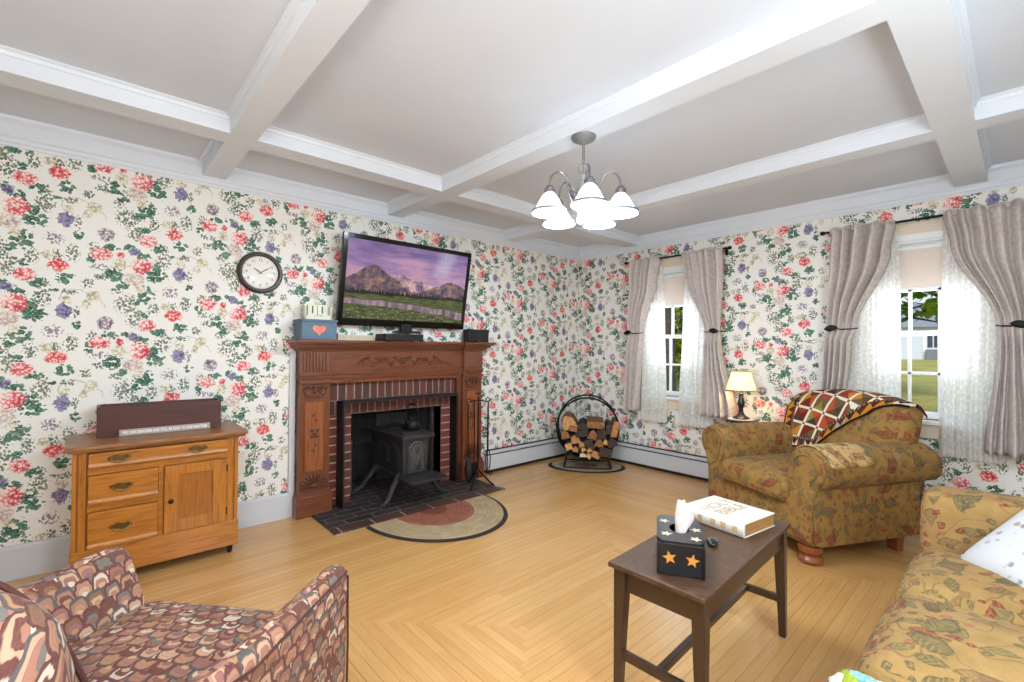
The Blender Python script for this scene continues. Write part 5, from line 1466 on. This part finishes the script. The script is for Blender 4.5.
def qpos(x, d):
    """point on the chair back, d metres along the cloth from the top ridge: + front, - behind"""
    zt = back_z(x) + .012
    side = max(0, abs(x) - .36)
    zt -= side * 1.3
    yt = .225 + .12 + .09                    # ridge y
    r = .095
    if d < 0:
        return (x, yt + min(r, -d * .9) + .012, zt - max(0, -d - .04))
    if d < r * 1.5:
        a = d / r; return (x, yt - r * sin(min(a, PI / 2)) - .012, zt - r * (1 - cos(min(a, PI / 2))))
    dd = d - r * 1.5
    z = zt - r - dd; f = max(0, min(1, (z - .30) / .60))
    return (x, .225 - .02 - .012 + .12 * f * f + .004 * sin(x * 40) , z)
m = M()
us = []
for j in range(nv + 1):
    for i in range(nu + 1):
        x = xa + (xb - xa) * i / nu; D_ = drop(x)
        d = -.12 + (D_ + .12) * j / nv
        p = qpos(x, d)
        m.v.append(Vector(p)); m.uvs[len(m.v) - 1] = (x, d)
        us.append((min(D_ - d, x - xa) if i < nu * .36 else min(D_ - d, 9), x * 1. if D_ - d <= x - xa else d))
for j in range(nv):
    for i in range(nu):
        w = nu + 1; m.f.append([j * w + i, j * w + i + 1, (j + 1) * w + i + 1, (j + 1) * w + i]); m.mi.append(0)
from mathutils.bvhtree import BVHTree
bvs = BVHTree.FromPolygons([v_.co.copy() for v_ in back_o.data.vertices], [tuple(p_.vertices) for p_ in back_o.data.polygons])
for i_, p_ in enumerate(m.v):
    for _ in range(3):
        co_, no_, ix_, ds_ = bvs.find_nearest(p_)
        if co_ is None: break
        sd_ = (p_ - co_).dot(no_)
        if sd_ < .013: p_ = p_ + no_ * (.014 - sd_)
    m.v[i_] = p_
qo = m.build('quilt_cloth', quilt_mat(), qt, solid=.010, angle=180)
uv2 = qo.data.uv_layers.new(name='edge')
for lp_ in qo.data.loops: uv2.data[lp_.index].uv = us[lp_.vertex_index]

# ------------------------------------------------------------------ coffee table
ct = thing('coffee_table', 'dark espresso wooden coffee table holding tissue box and white book', 'table', (-2.497, -2.742, 0), math.radians(2.2))
L, W2, HT = .89, .345, .485
LEATH = simple('dark_leather_grain_top', (80, 56, 40), .42, var=.45, scale=48., bump=.25, bscale=160.)
m = M(); m.box(-L / 2, -W2 / 2, HT - .018, L / 2, W2 / 2, HT); m.build('top', LEATH, ct, bevel=.004)
m = M(); e = .02; a = L / 2 - .055; b_ = W2 / 2 - .022
m.box(-a, -b_ , HT - .10, a, -b_ + .016, HT - .018); m.box(-a, b_ - .016, HT - .10, a, b_, HT - .018); m.box(-a - .02, -b_ + .01, HT - .10, -a, b_ - .01, HT - .018); m.box(a, -b_ + .01, HT - .10, a + .02, b_ - .01, HT - .018); m.build('apron', ESPRESSO, ct, bevel=.002)
for sx in (-1, 1):
    for sy in (-1, 1):
        x, y = sx * (L / 2 - .045), sy * (W2 / 2 - .032)
        m = M(); v = [(x + sx * .022 - sx * q[0], y + sy * .022 - sy * q[1], z) for z, k in ((0, .026), (HT - .018, .046)) for q in ((0, 0), (k, 0), (k, k), (0, k))]
        m.add(v, [(0, 1, 2, 3), (7, 6, 5, 4), (0, 4, 5, 1), (1, 5, 6, 2), (2, 6, 7, 3), (3, 7, 4, 0)]); m.build('leg', ESPRESSOZ, ct, bevel=.002)
    m = M(); x = sx * (L / 2 - .040); m.box(x - .010, -W2 / 2 + .03, .145, x + .010, W2 / 2 - .03, .175); m.build('stretcher', ESPRESSO, ct, bevel=.002)
m = M(); m.box(-L / 2 + .05, -.012, .148, L / 2 - .05, .012, .172); m.build('long_stretcher', ESPRESSO, ct, bevel=.002)

tb = thing('tissue_box', 'black wooden tissue box painted with gold stars on the coffee table', 'tissue box', (-2.752, -2.752, HT + .001), math.radians(30.5))
BLK = simple('black_star_paint', (26, 28, 33), .3, var=.12, scale=18.)
m = M(); w, d, h = .25, .152, .113
hole = [(.045 * cos(2 * PI * k / 28), .034 * sin(2 * PI * k / 28)) for k in range(28)]
m.box(-w / 2, -d / 2, 0, w / 2, -d / 2 + .008, h - .008); m.box(-w / 2, d / 2 - .008, 0, w / 2, d / 2, h - .008); m.box(-w / 2, -d / 2 + .008, 0, -w / 2 + .008, d / 2 - .008, h - .008); m.box(w / 2 - .008, -d / 2 + .008, 0, w / 2, d / 2 - .008, h - .008)
m.build('box', BLK, tb, bevel=.002)
m = M()                                     # lid with an oval hole
nq = 28; out = []
for k in range(nq):
    a_ = 2 * PI * k / nq; c, s_ = cos(a_), sin(a_); q = min((w / 2) / max(abs(c), 1e-6), (d / 2) / max(abs(s_), 1e-6)); out.append((c * q, s_ * q))
v = [(x, y, z) for z in (h - .008, h) for x, y in out] + [(x, y, z) for z in (h - .008, h) for x, y in hole]
f = []
for k in range(nq):
    k2 = (k + 1) % nq; f += [(k, k2, nq + k2, nq + k), (2 * nq + k, 3 * nq + k, 3 * nq + k2, 2 * nq + k2), (nq + k, nq + k2, 3 * nq + k2, 3 * nq + k), (k, 2 * nq + k, 2 * nq + k2, k2)]
m.add(v, f); m.build('lid', BLK, tb, smooth=False)
STAR = simple('gold_star_paint', (206, 142, 60), .5, var=.08, scale=60.); STARP = simple('pale_star_paint', (220, 206, 172), .5, var=.08, scale=60.)
def star(Tm, r, mat, name='star', rot=0.):
    m = M(); p = []
    for k in range(10):
        a_ = rot + PI / 2 + k * PI / 5; q = r if k % 2 == 0 else r * .42; p.append((q * cos(a_), q * sin(a_)))
    m.prism(p, 'z', 0, .0008, Tm); m.build(name, mat, tb, smooth=False)
RF = Matrix.Rotation(-PI / 2, 4, 'Z')
for y, z, rt in ((.036, .058, .2), (-.036, .056, -.15)): star(Matrix.Translation((-w / 2 - .0002, y, z)) @ Matrix.Rotation(-PI / 2, 4, 'Y') @ Matrix.Rotation(-PI/2, 4, 'Z'), .023, STAR, rot=rt)
for x, z in ((-.06, .055), (.05, .06)): star(Matrix.Translation((x, -d / 2 - .0002, z)) @ Matrix.Rotation(PI / 2, 4, 'X'), .022, STAR)
for x, y in ((-.085, -.048), (-.062, .045), (.06, .05), (.0, -.055), (.088, -.03)): star(T(x, y, h), .021, STARP, rot=x * 9)
# tissue
ts = thing('tissue', 'white tissue pulled up out of the black tissue box', 'tissue', (-2.757, -2.757, HT + .107), math.radians(-42))
m = M()
def tis(u, v):
    # a folded sheet: u runs left to right across the fold, v from the slot to the tip
    tab_ = [(0., -.012, .002, .016, -.035), (.22, -.016, .002, .036, .005), (.45, -.019, .004, .056, .042), (.62, -.018, .006, .050, .068), (.82, -.015, .006, .032, .096), (1., -.010, .006, .020, .116)]
    for a_, b_ in zip(tab_, tab_[1:]):
        if v <= b_[0] + 1e-9:
            t_ = (v - a_[0]) / (b_[0] - a_[0]); L_, F_, R2_, Z_ = (a_[k] + (b_[k] - a_[k]) * t_ for k in (1, 2, 3, 4)); break
    if u < .4: q_ = u / .4; x = L_ + (F_ - L_) * q_; y = -.004 - .016 * sin(q_ * PI / 2)
    else: q_ = (u - .4) / .6; x = F_ + (R2_ - F_) * q_; y = -.020 + .030 * q_ + .004 * sin(q_ * 9)
    return (x, y, Z_ - .012 * (abs(u - .4)) * (v > .6) - .02 * max(0, u - .7) * v + .002 * sin(u * 20 + v * 6))
m.grid(tis, 20, 16)
m.grid(lambda u, v: (-.012 + .045 * u * (1 - .5 * v), .012 + .012 * sin(u * 5), -.035 + .10 * v - .03 * v * u), 10, 10)
m.build('tissue_paper', simple('tissue_white', (226, 216, 214), .9, var=.02), ts, solid=.0008, angle=180)

# white book
bk = thing('bible', 'thick white Holy Bible with gilt page edges on the coffee table', 'book', (-2.243, -2.709, HT + .001), math.radians(-8.3))
WHB = simple('white_leatherette', (220, 216, 208), .45, var=.02, bump=.15, bscale=300.)
w, d, h = .238, .283, .056
m = M(); m.box(-w / 2, -d / 2, 0, w / 2, d / 2, .004); m.box(-w / 2, -d / 2, h - .004, w / 2, d / 2, h)
m.build('cover', WHB, bk, bevel=.002)
m = M(); m.prism([(-w / 2 + .002, 0), (-w / 2 - .006, .006), (-w / 2 - .009, h / 2), (-w / 2 - .006, h - .006), (-w / 2 + .002, h), (-w / 2 + .006, h - .003), (-w / 2 + .006, .003)], 'y', -d / 2, d / 2)
spn = m.build('spine', WHB, bk, angle=60)
pg = NT('gilt_page_edges'); o = pg.obj(); px_, py_, pz_ = pg.xyz(o)
pg.principled(pg.ramp(pg.noise(pg.vec(px_, py_, pg.m2('MULTIPLY', pz_, 60.)), 9., 3), [(.3, (168, 122, 66)), (.7, (206, 162, 100))]), .45, .3)
m = M(); m.box(-w / 2 + .004, -d / 2 + .004, .004, w / 2 - .005, d / 2 - .004, h - .004); m.build('pages', pg.m, bk)
GILT = simple('gilt_lettering', (188, 168, 120), .4, .5, var=.1)
text_mesh('title', 'HOLY\nBIBLE', .078, GILT, bk, T(.004, .02, h + .0003), bold=.0003)
for y in (-.105, -.055, -.01, .05, .10):
    m = M(); m.box(-w / 2 - .0098, y - .011, h * .28, -w / 2 - .0086, y + .011, h * .72)
    m.build('spine_ornament', simple('faded_gilt', (206, 178, 136), .5, .2, var=.15, scale=90.), spn, bevel=.0005)
m = M()
for (x, y) in ((-.09, -.115), (.09, -.115), (-.09, .12), (.09, .12)):
    m.tube([(x + .012 * cos(a_), y + .012 * sin(a_), h + .0004) for a_ in [2 * PI * q / 14 for q in range(14)]], .0008, 4, closed=True)
m.build('corner_ornament', GILT, bk)
# small dark trinket
fb = thing('trinket', 'small glossy black trinket with violet glint right beside the tissue box', 'trinket', (-2.535, -2.772, HT + .001), .4)
m = M(); m.ball((0, 0, .012), (.034, .022, .012), 16, 10); m.build('body', BLACK, fb)
m = M(); m.ball((.012, -.018, .012), (.012, .006, .006), 10, 6); m.build('violet_glint', simple('violet_glint_colour', (104, 84, 150), .15), fb)  # violet ball stands in for the glint on the dark body
m = M(); m.tube([(-.03, .004, .014), (-.04, .006, .02), (-.044, .01, .03)], .003, 6); m.ball((-.044, .01, .032), .005, 8, 6); m.build('stalk', NICKEL, fb)

# ------------------------------------------------------------------ sofa
sf = thing('sofa', 'gold floral three-cushion sofa at the right edge, facing the fireplace', 'sofa', (-2.6, -3.78, 0), 0)
SOF = gold_floral('sofa_floral_fabric', ((142, 112, 66), (176, 142, 90)), 1.2)
def sfp(x0, y0, z0, x1, y1, z1): return (x0 + 2.6, y0 + 3.78, z0, x1 + 2.6, y1 + 3.78, z1)
m = M(); m.cushion(*sfp(-3.52, -4.25, .09, -1.55, -3.32, .31), r=.04, puff=0, n=6); m.build('base', SOF, sf, angle=60)
for a_, b_ in ((-3.46, -2.845), (-2.84, -2.272), (-2.267, -1.735)):
    m = M(); m.cushion(*sfp(a_ + .003, -4.02, .285, b_ - .003, -3.275, .440), r=.074, puff=.045, n=14, puffside=.012); m.build('seat_cushion', SOF, sf, angle=180)
for a_, b_ in ((-3.46, -2.845), (-2.84, -2.272), (-2.267, -1.735)):
    m = M(); m.cushion(*sfp(a_, -4.13, .44, b_, -3.94, .86), r=.08, puff=.03, n=10, puffside=.02); m.build('back_cushion', SOF, sf, angle=180)
m = M(); m.cushion(*sfp(-3.55, -4.33, .28, -1.52, -4.08, .82), r=.07, puff=.0, n=8); m.build('back', SOF, sf, angle=180)
for a_, b_ in ((-1.745, -1.53), (-3.69, -3.47)):
    m = M(); m.cushion(*sfp(a_, -4.2, .10, b_, -3.285, .652), r=.05, puff=.02, n=10, puffside=.006); m.build('arm', SOF, sf, angle=180)
for x in (-3.6, -1.62):
    for y in (-3.4, -4.22):
        m = M(); m.lathe([(.03, 0), (.04, .02), (.045, .06), (.045, .1)], 14, T(x + 2.6, y + 3.78, 0)); m.build('foot', BUN, sf)
# white pillow
pw = thing('throw_pillow', 'white embroidered pillow lying on the sofa against its arm', 'pillow', (-1.925, -3.652, .555), 0)
pm = NT('white_embroidered_linen'); o = pm.obj()
v = pm.vor(o, 26.); n1 = pm.noise(o, 40., 3)
msk = pm.m2('MULTIPLY', pm.ss(pm.m2('ADD', v[0], pm.m2('MULTIPLY', pm.m2('SUBTRACT', n1, .5), .5)), .34, .22), pm.ss(pm.noise(o, 7., 2), .45, .55))
cc = pm.mix(pm.m2('MULTIPLY', msk, .95), lin((208, 208, 211)), pm.ramp(pm.n('SeparateColor', {0: v[1]}).outputs[0], [(0, (142, 142, 136)), (.5, (172, 146, 124)), (.8, (150, 158, 150))], 'CONSTANT'))
pm.principled(cc, .9, 0, pm.bump(pm.noise(o, 70., 3), .25, .004))
m = M(); ea_ = Vector((-.75, -.66, 0)).normalized(); th0 = math.radians(40); eb_ = Vector((.66 * cos(th0), -.75 * cos(th0), sin(th0))).normalized(); en_ = ea_.cross(eb_).normalized()
if en_.z < 0: en_ = -en_
tp = Matrix(((eb_.x, ea_.x, en_.x, 0), (eb_.y, ea_.y, en_.y, 0), (eb_.z, ea_.z, en_.z, 0), (0, 0, 0, 1)))
N = 18
def pil(sgn):
    def f(u, v):
        x, y = u * 2 - 1, v * 2 - 1
        b_ = (1 - x ** 4) * (1 - y ** 4); pin = 1 - .06 * (1 - abs(x * y))
        ed = .012 * sin(u * 40) * (abs(y) > .97) + .012 * sin(v * 40) * (abs(x) > .97)
        return (.21 * x * (1 - .05 * (1 - y * y)), .21 * y * (1 - .05 * (1 - x * x)), sgn * .075 * b_ ** .6 + ed * .4)
    return f
m.grid(pil(1), N, N, tp); m.grid(pil(-1), N, N, tp, flip=True); m.build('pillow_cover', pm.m, pw, angle=180)
m = M()
q = []
for k in range(120):
    s_ = k / 120 * 4; e = int(s_); t_ = s_ - e
    x, y = [(-1 + 2 * t_, -1), (1, -1 + 2 * t_), (1 - 2 * t_, 1), (-1, 1 - 2 * t_)][e]
    q.append(tp @ Vector((.212 * x * (1 - .05 * (1 - y * y)) , .212 * y * (1 - .05 * (1 - x * x)), .006 * sin(k * 1.9))))
m.tube(q, .008, 6, closed=True); m.build('scalloped_trim', simple('white_trim_cord', (240, 240, 240), .9), pw)
# crocheted throw
th_ = thing('crocheted_throw', 'crumpled crocheted throw in teal, white and lime over the sofa front edge', 'throw', (-2.975, -3.315, .440), 0)
tm = NT('granny_square_yarn'); o = tm.obj()
v = tm.vor(o, 17.); tm.principled(tm.ramp(tm.n('SeparateColor', {0: v[1]}).outputs[0], [(0, (96, 152, 152)), (.25, (232, 228, 216)), (.42, (150, 164, 52)), (.6, (128, 172, 172)), (.75, (86, 70, 50)), (.88, (214, 206, 188))], 'CONSTANT'), .95, 0, tm.bump(tm.noise(o, 160., 3), .8, .01))
m = M(); random.seed(9)
def thr(u, v):
    x = -.30 + .30 * u + .015 * sin(v * 11); s_ = v * .40
    y, z = -.30 + .33 * v, .034 - .03 * max(0, v - .9) * 10 * .6
    w_ = .016 * mnoise.noise((u * 5, v * 6, 1.)) + .008 * sin(u * 30)
    return (x, y + max(0, w_) + .004, z + max(-.002, w_) + .004)
m.grid(thr, 40, 40); m.build('yarn_cloth', tm.m, th_, solid=.012, angle=180)

# ------------------------------------------------------------------ foreground armchair
FA = math.radians(129.7)
fc = thing('accent_chair', 'multicoloured tapestry armchair with scalloped pattern in the near left foreground', 'armchair', (-4.30, -2.23, 0), FA)
PIP = simple('dark_red_cord', (74, 36, 30), .8)
m = M(); m.cushion(-.34, -.36, .10, .34, .36, .30, r=.03, puff=0, n=6); m.build('seat_frame', SCAL, fc, angle=60)
m = M(); m.cushion(-.275, -.40, .27, .275, .20, .472, r=.05, puff=.035, n=12, puffside=.01); sc_o = m.build('seat_cushion', SCAL, fc, angle=180)
def fridge(f): return .635 - .035 * f + .20 * max(0, f - .5)
def fg_arm(sx):
    ys = [-.385, -.375, -.34, -.26, -.12, .06, .22, .36, .40]
    vs = []
    for y in ys:
        f = (y + .385) / .785
        zt = fridge(f)
        k = 1.0 if -.37 < y < .39 else .95
        xo = .388; xi = .258
        P = [(xi, .28), (xi - .004, .36), (xi - .002, .44), (xi + .022, .50), (xi + .045, .56), (xo - .070, zt - .030), (xo - .052, zt - .004), (xo - .018, zt + .002), (xo + .003, zt - .020), (xo, zt - .05), (xo - .003, .44), (xo - .004, .30), (xo - .012, .10), (xi, .10)]
        if k < 1: P = [(.327 + (x - .327) * k, .36 + (z - .36) * k) for x, z in P]
        vs += [(sx * x, y, z) for x, z in P]
    n = len(P); fs = []
    m = M()
    for j in range(len(ys) - 1):
        for i in range(n):
            i2 = (i + 1) % n; fs.append((j * n + i, j * n + i2, (j + 1) * n + i2, (j + 1) * n + i))
    fs.append(list(range(n))); fs.append([(len(ys) - 1) * n + i for i in range(n)][::-1])
    m.add(vs, fs); arm = m.build('arm', SCAL, fc, angle=180, subsurf=1)
    m = M(); m.tube([(sx * .3885, y, fridge((y + .385) / .785) - .028) for y in [-.365 + .75 * k / 20 for k in range(21)]], .0035, 6)
    m.tube([(sx * .383, -.378, .11), (sx * .386, -.380, .40), (sx * .385, -.378, .55), (sx * .388, -.372, .59)], .0035, 6)
    m.build('piping', PIP, arm)
fg_arm(-1); fg_arm(1)
def fgback(p):
    f = (p.z - .30) / .55
    return Vector((p.x * (1 - .04 * f), p.y + .10 * f, p.z - .35 * p.x * p.x * f))
m = M(); m.cushion(-.335, .17, .28, .335, .37, .925, r=.088, puff=.015, n=16, puffside=.03, fn=fgback)
for i_, p_ in enumerate(m.v): m.uvs[i_] = (p_.x, p_.z + (p_.y - .17))
bk_o = m.build('back', SCAL, fc, angle=180)
m = M()
q = []
for k in range(61):
    a_ = PI * k / 60; e_ = 2 / 3.6
    x = .318 * math.copysign(abs(cos(a_)) ** e_, cos(a_)); z = .42 + .455 * abs(sin(a_)) ** e_
    q.append(fgback(Vector((x, .172 - .022 * (1 - (x / .33) ** 2), z))))
m.tube(q, .0045, 6); m.build('piping', PIP, bk_o)
for sx in (-1, 1):
    for y in (-.32, .32):
        m = M(); m.taper(sx * .34 - .025, y - .025, sx * .34 + .025, y + .025, 0, .11, .7); m.build('foot', BUN, fc, bevel=.003)

# ------------------------------------------------------------------ outside
def grass_mat():
    t = NT('autumn_lawn'); p = t.pos()
    n = t.noise(p, .8, 5, .6); f = t.noise(p, 14., 4, .7)
    x, y, z = t.xyz(p)
    leafz = t.ss(x, 16., 6.)
    c = t.ramp(t.m2('ADD', t.m2('MULTIPLY', n, .5), t.m2('MULTIPLY', f, .5)), [(.35, (112, 116, 50)), (.5, (152, 148, 74)), (.65, (178, 164, 98))])
    lv = t.vor(t.scale(p, (1, 1, 0)), 4.)
    lc = t.ramp(t.n('SeparateColor', {0: lv[1]}).outputs[0], [(0, (150, 104, 60)), (.5, (176, 136, 84)), (.8, (112, 86, 52))], 'CONSTANT')
    c = t.mix(t.m2('MULTIPLY', t.ss(lv[0], .30, .2), t.m2('ADD', .15, t.m2('MULTIPLY', leafz, .7))), c, lc)
    t.principled(c, .95, 0, t.bump(f, .5, .05)); return t.m
m = M()
m.grid(lambda u, v: (.12 + 90 * u, -50 + 110 * v, -.35 + .95 * min(1, u * 2.2)), 30, 10); struct(m.build('ground', grass_mat()), 'lawn scattered with fallen leaves outside the windows')
# white house with garage
hs = thing('white_house', 'white clapboard house with a garage door across the lawn, seen through the window', 'house', (40, 2.6, .55))
def siding():
    t = NT('white_clapboard'); x, y, z = t.xyz(t.obj())
    fr = t.m2('FRACT', t.m2('MULTIPLY', z, 6.5)); t.principled(t.mix(t.ss(fr, .06, .0), lin((226, 231, 238)), lin((176, 184, 196))), .7); return t.m
SID = siding()
m = M(); m.box(0, -2.9, -.6, 6, 8.5, 2.45); m.build('wall', SID, hs, smooth=False)
m = M(); m.prism([(-.5, 2.35), (3, 4.3), (6.5, 2.35)], 'y', -3.2, 8.8); m.build('roof', simple('grey_shingles', (128, 134, 146), .9, var=.1, scale=4.), hs, smooth=False)
gd = NT('panel_garage_door'); x, y, z = gd.xyz(gd.obj()); gd.principled(gd.mix(gd.ss(gd.m2('FRACT', gd.m2('MULTIPLY', z, 4.)), .07, .0), lin((206, 216, 232)), lin((170, 180, 198))), .6)
m = M(); m.box(-.06, -1.35, -.1, 0, 1.25, 1.98); m.build('garage_door', gd.m, hs, smooth=False)
m = M(); m.box(-.1, -1.5, -.1, -.0, -1.35, 2.1); m.box(-.1, 1.25, -.1, 0, 1.4, 2.1); m.box(-.1, -1.5, 1.98, 0, 1.4, 2.1); m.build('door_trim', SASH, hs, smooth=False)
for y in (-2.1, -1.75): 
    m = M(); m.box(-.06, y - .13, .9, 0, y + .13, 1.75); m.build('window', simple('dark_pane', (70, 78, 92), .2), hs, smooth=False)
m = M(); m.box(-.4, -2.5, -.1, -.05, -1.55, .75); m.build('steps', simple('grey_boards', (122, 126, 134), .8), hs, smooth=False)
h2 = thing('far_white_house', 'taller white house gable rising behind the garage', 'house', (52, 6, .6))
m = M(); m.box(0, -9, -.6, 8, 8, 6.0); m.build('wall', SID, h2, smooth=False)
m = M(); m.prism([(-9.5, 6.0), (-.5, 10), (8.5, 6.0)], 'x', -.4, 8.4); m.build('roof', simple('grey_shingles', (0, 0, 0)), h2, smooth=False)
# trees
TRB = simple('tree_bark', (62, 54, 46), .95, var=.3, scale=5., bump=.5, bscale=12.)
def leaf_mat(name, c1, c2, c3):
    t = NT(name); n = t.noise(t.obj(), 2.2, 3); f = t.white(t.n('NewGeometry').outputs['Position'])[0]
    c = t.ramp(n, [(.35, c1), (.52, c2), (.68, c3)])
    d = t.n('BsdfDiffuse', {'Color': c}); tr = t.n('BsdfTranslucent', {'Color': c}); t.surf(t.n('MixShader', {0: .4, 1: d.outputs[0], 2: tr.outputs[0]}).outputs[0]); return t.m
LEAFG = leaf_mat('green_maple_leaves', (58, 96, 30), (98, 138, 44), (150, 168, 62))
LEAFY = leaf_mat('yellow_green_leaves', (92, 124, 34), (168, 176, 44), (206, 192, 70))
def tree(name, label, loc, h, tr, crown_c, crown_r, n, leaf, mat, seed, branches=10):
    rnd = random.Random(seed); t = thing(name, label, 'tree', loc)
    m = M()
    m.tube([(0, 0, -.7), (.02, .03, h * .3), (-.05, .05, h * .6), (.05, 0, h)], [tr * 1.25, tr, tr * .8, tr * .35], 12)
    tips = []
    for k in range(branches):
        a = rnd.uniform(0, 2 * PI); z = rnd.uniform(h * .35, h * .95); L_ = rnd.uniform(.5, 1.) * crown_r[0]
        e = (L_ * cos(a), L_ * sin(a), z + rnd.uniform(-.1, .5) * L_); m.tube([(0, 0, z), (e[0] * .5, e[1] * .5, (z + e[2]) / 2 + .15), e], [tr * .3, tr * .18, .02], 6); tips.append(e)
    m.build('trunk', TRB, t)
    m = M()
    for k in range(n):
        while True:
            p = Vector((rnd.uniform(-1, 1), rnd.uniform(-1, 1), rnd.uniform(-1, 1)))
            if .25 < p.length < 1: break
        if mnoise.noise((p.x * 2.5 + seed, p.y * 2.5, p.z * 2.5)) < -.12: continue
        c = Vector(crown_c) + Vector((p.x * crown_r[0], p.y * crown_r[1], p.z * crown_r[2]))
        q = Matrix.Rotation(rnd.uniform(0, 6.3), 4, 'Z') @ Matrix.Rotation(rnd.uniform(-1.2, 1.2), 4, 'X')
        s_ = leaf * rnd.uniform(.7, 1.3)
        m.add([c + q @ Vector(v) * s_ for v in ((0, -.5, 0), (.42, -.1, .08), (.25, .3, .0), (0, .6, -.06), (-.25, .3, 0), (-.42, -.1, .08))], [(0, 1, 2, 3, 4, 5)])
    m.build('foliage', mat, t, smooth=False)
    return t
tree('maple_tree', 'green maple tree whose leafy branch hangs across the armchair window', (13, -.9, -.1), 5.2, .2, (-1.6, -.9, 4.0), (2.6, 2.4, 1.9), 2600, .26, LEAFG, 3)
tree('maple_tree', 'dark-trunked tree close outside the window nearest the room corner', (5.2, 1.74, -.25), 6.5, .17, (0, 0, 5.4), (2.4, 2.2, 2.2), 1800, .22, LEAFG, 4)
tree('shrub_tree', 'yellow-green leafy tree behind the dark trunk, seen through the corner window', (9.5, 3.62, -.1), 3.4, .09, (0, 0, 2.2), (1.2, 1.2, 1.6), 2400, .17, LEAFY, 5)
tree('shrub_tree', 'dark green leafy tree beyond the corner window, left of the yellow-green one', (14, 6.6, -.1), 6, .2, (0, 0, 3.0), (3., 3., 3.4), 2600, .3, LEAFG, 8)

# ------------------------------------------------------------------ light
wd = bpy.data.worlds.new('World'); S.world = wd; wd.use_nodes = True
nt = wd.node_tree; nt.nodes.clear()
ou = nt.nodes.new('ShaderNodeOutputWorld'); bg = nt.nodes.new('ShaderNodeBackground')
tc = nt.nodes.new('ShaderNodeTexCoord'); sx_ = nt.nodes.new('ShaderNodeSeparateXYZ'); rp = nt.nodes.new('ShaderNodeValToRGB')
nt.links.new(tc.outputs['Generated'], sx_.inputs[0]); nt.links.new(sx_.outputs[2], rp.inputs[0])
rp.color_ramp.elements[0].position = 0.; rp.color_ramp.elements[0].color = (.90, .95, 1., 1); rp.color_ramp.elements[1].position = .6; rp.color_ramp.elements[1].color = (.62, .78, 1., 1)
nt.links.new(rp.outputs[0], bg.inputs[0]); bg.inputs[1].default_value = 1.0; nt.links.new(bg.outputs[0], ou.inputs[0])

def light(name, typ, loc, energy, color, size=.1, rot=None, size_y=None):
    d = bpy.data.lights.new(name, typ); d.energy = energy; d.color = color
    if typ == 'AREA':
        d.size = size
        if size_y: d.shape = 'RECTANGLE'; d.size_y = size_y
    elif typ == 'SUN': d.angle = size
    else: d.shadow_soft_size = size
    o = bpy.data.objects.new(name, d); COL.objects.link(o); o.location = loc
    if rot: o.rotation_euler = rot
    return o
light('sun', 'SUN', (20, -10, 20), 3.2, (1., .95, .86), .2, (math.radians(50), 0, math.radians(-60)))
for i, (a, b) in enumerate(WIN):
    light('window_daylight', 'AREA', (.16, (a + b) / 2, (WZ0 + WZ1) / 2), 14, (.84, .92, 1.), .6, (0, PI / 2, 0), 1.25)
for k in range(5):
    a = math.radians(12 + 72 * k)
    light('chandelier_bulb', 'POINT', (CX + .189 * cos(a), CY + .189 * sin(a), H + .909 * Z(1.975)), 15., (.76, .88, 1.), .03)
light('table_lamp_bulb', 'POINT', (-.262, -1.985, .6545 + .29), 2.2, (1., .74, .42), .03)
# two added fill lights, out of view beside the camera, brighten ceiling and walls
light('unseen_fill_right', 'POINT', (-3.35, -4.2, 1.5), 92., (.72, .86, 1.), .3)
light('unseen_fill_left', 'POINT', (-4.72, -3.3, 1.7), 50., (.94, .96, 1.), .25)

# ------------------------------------------------------------------ camera
cam = bpy.data.cameras.new('camera'); co = bpy.data.objects.new('camera', cam); COL.objects.link(co)
yaw, pit, rol = math.radians(47.82278935), math.radians(.77551693), math.radians(.40949132)
f = Vector((cos(yaw) * cos(pit), sin(yaw) * cos(pit), sin(pit))); r = Vector((sin(yaw), -cos(yaw), 0)); u = r.cross(f)
r2 = r * cos(rol) + u * sin(rol); u2 = -r * sin(rol) + u * cos(rol)
co.matrix_world = Matrix(((r2.x, u2.x, -f.x, -4.310), (r2.y, u2.y, -f.y, -3.577), (r2.z, u2.z, -f.z, 1.24), (0, 0, 0, 1)))
cam.sensor_width = 36; cam.lens = 462.552 / 1024 * 36; cam.clip_start = .02; cam.clip_end = 300
S.camera = co
S.view_settings.view_transform = 'Standard'; S.view_settings.look = 'None'; S.view_settings.gamma = 1; S.view_settings.exposure = 0.
S.view_settings.use_curve_mapping = False
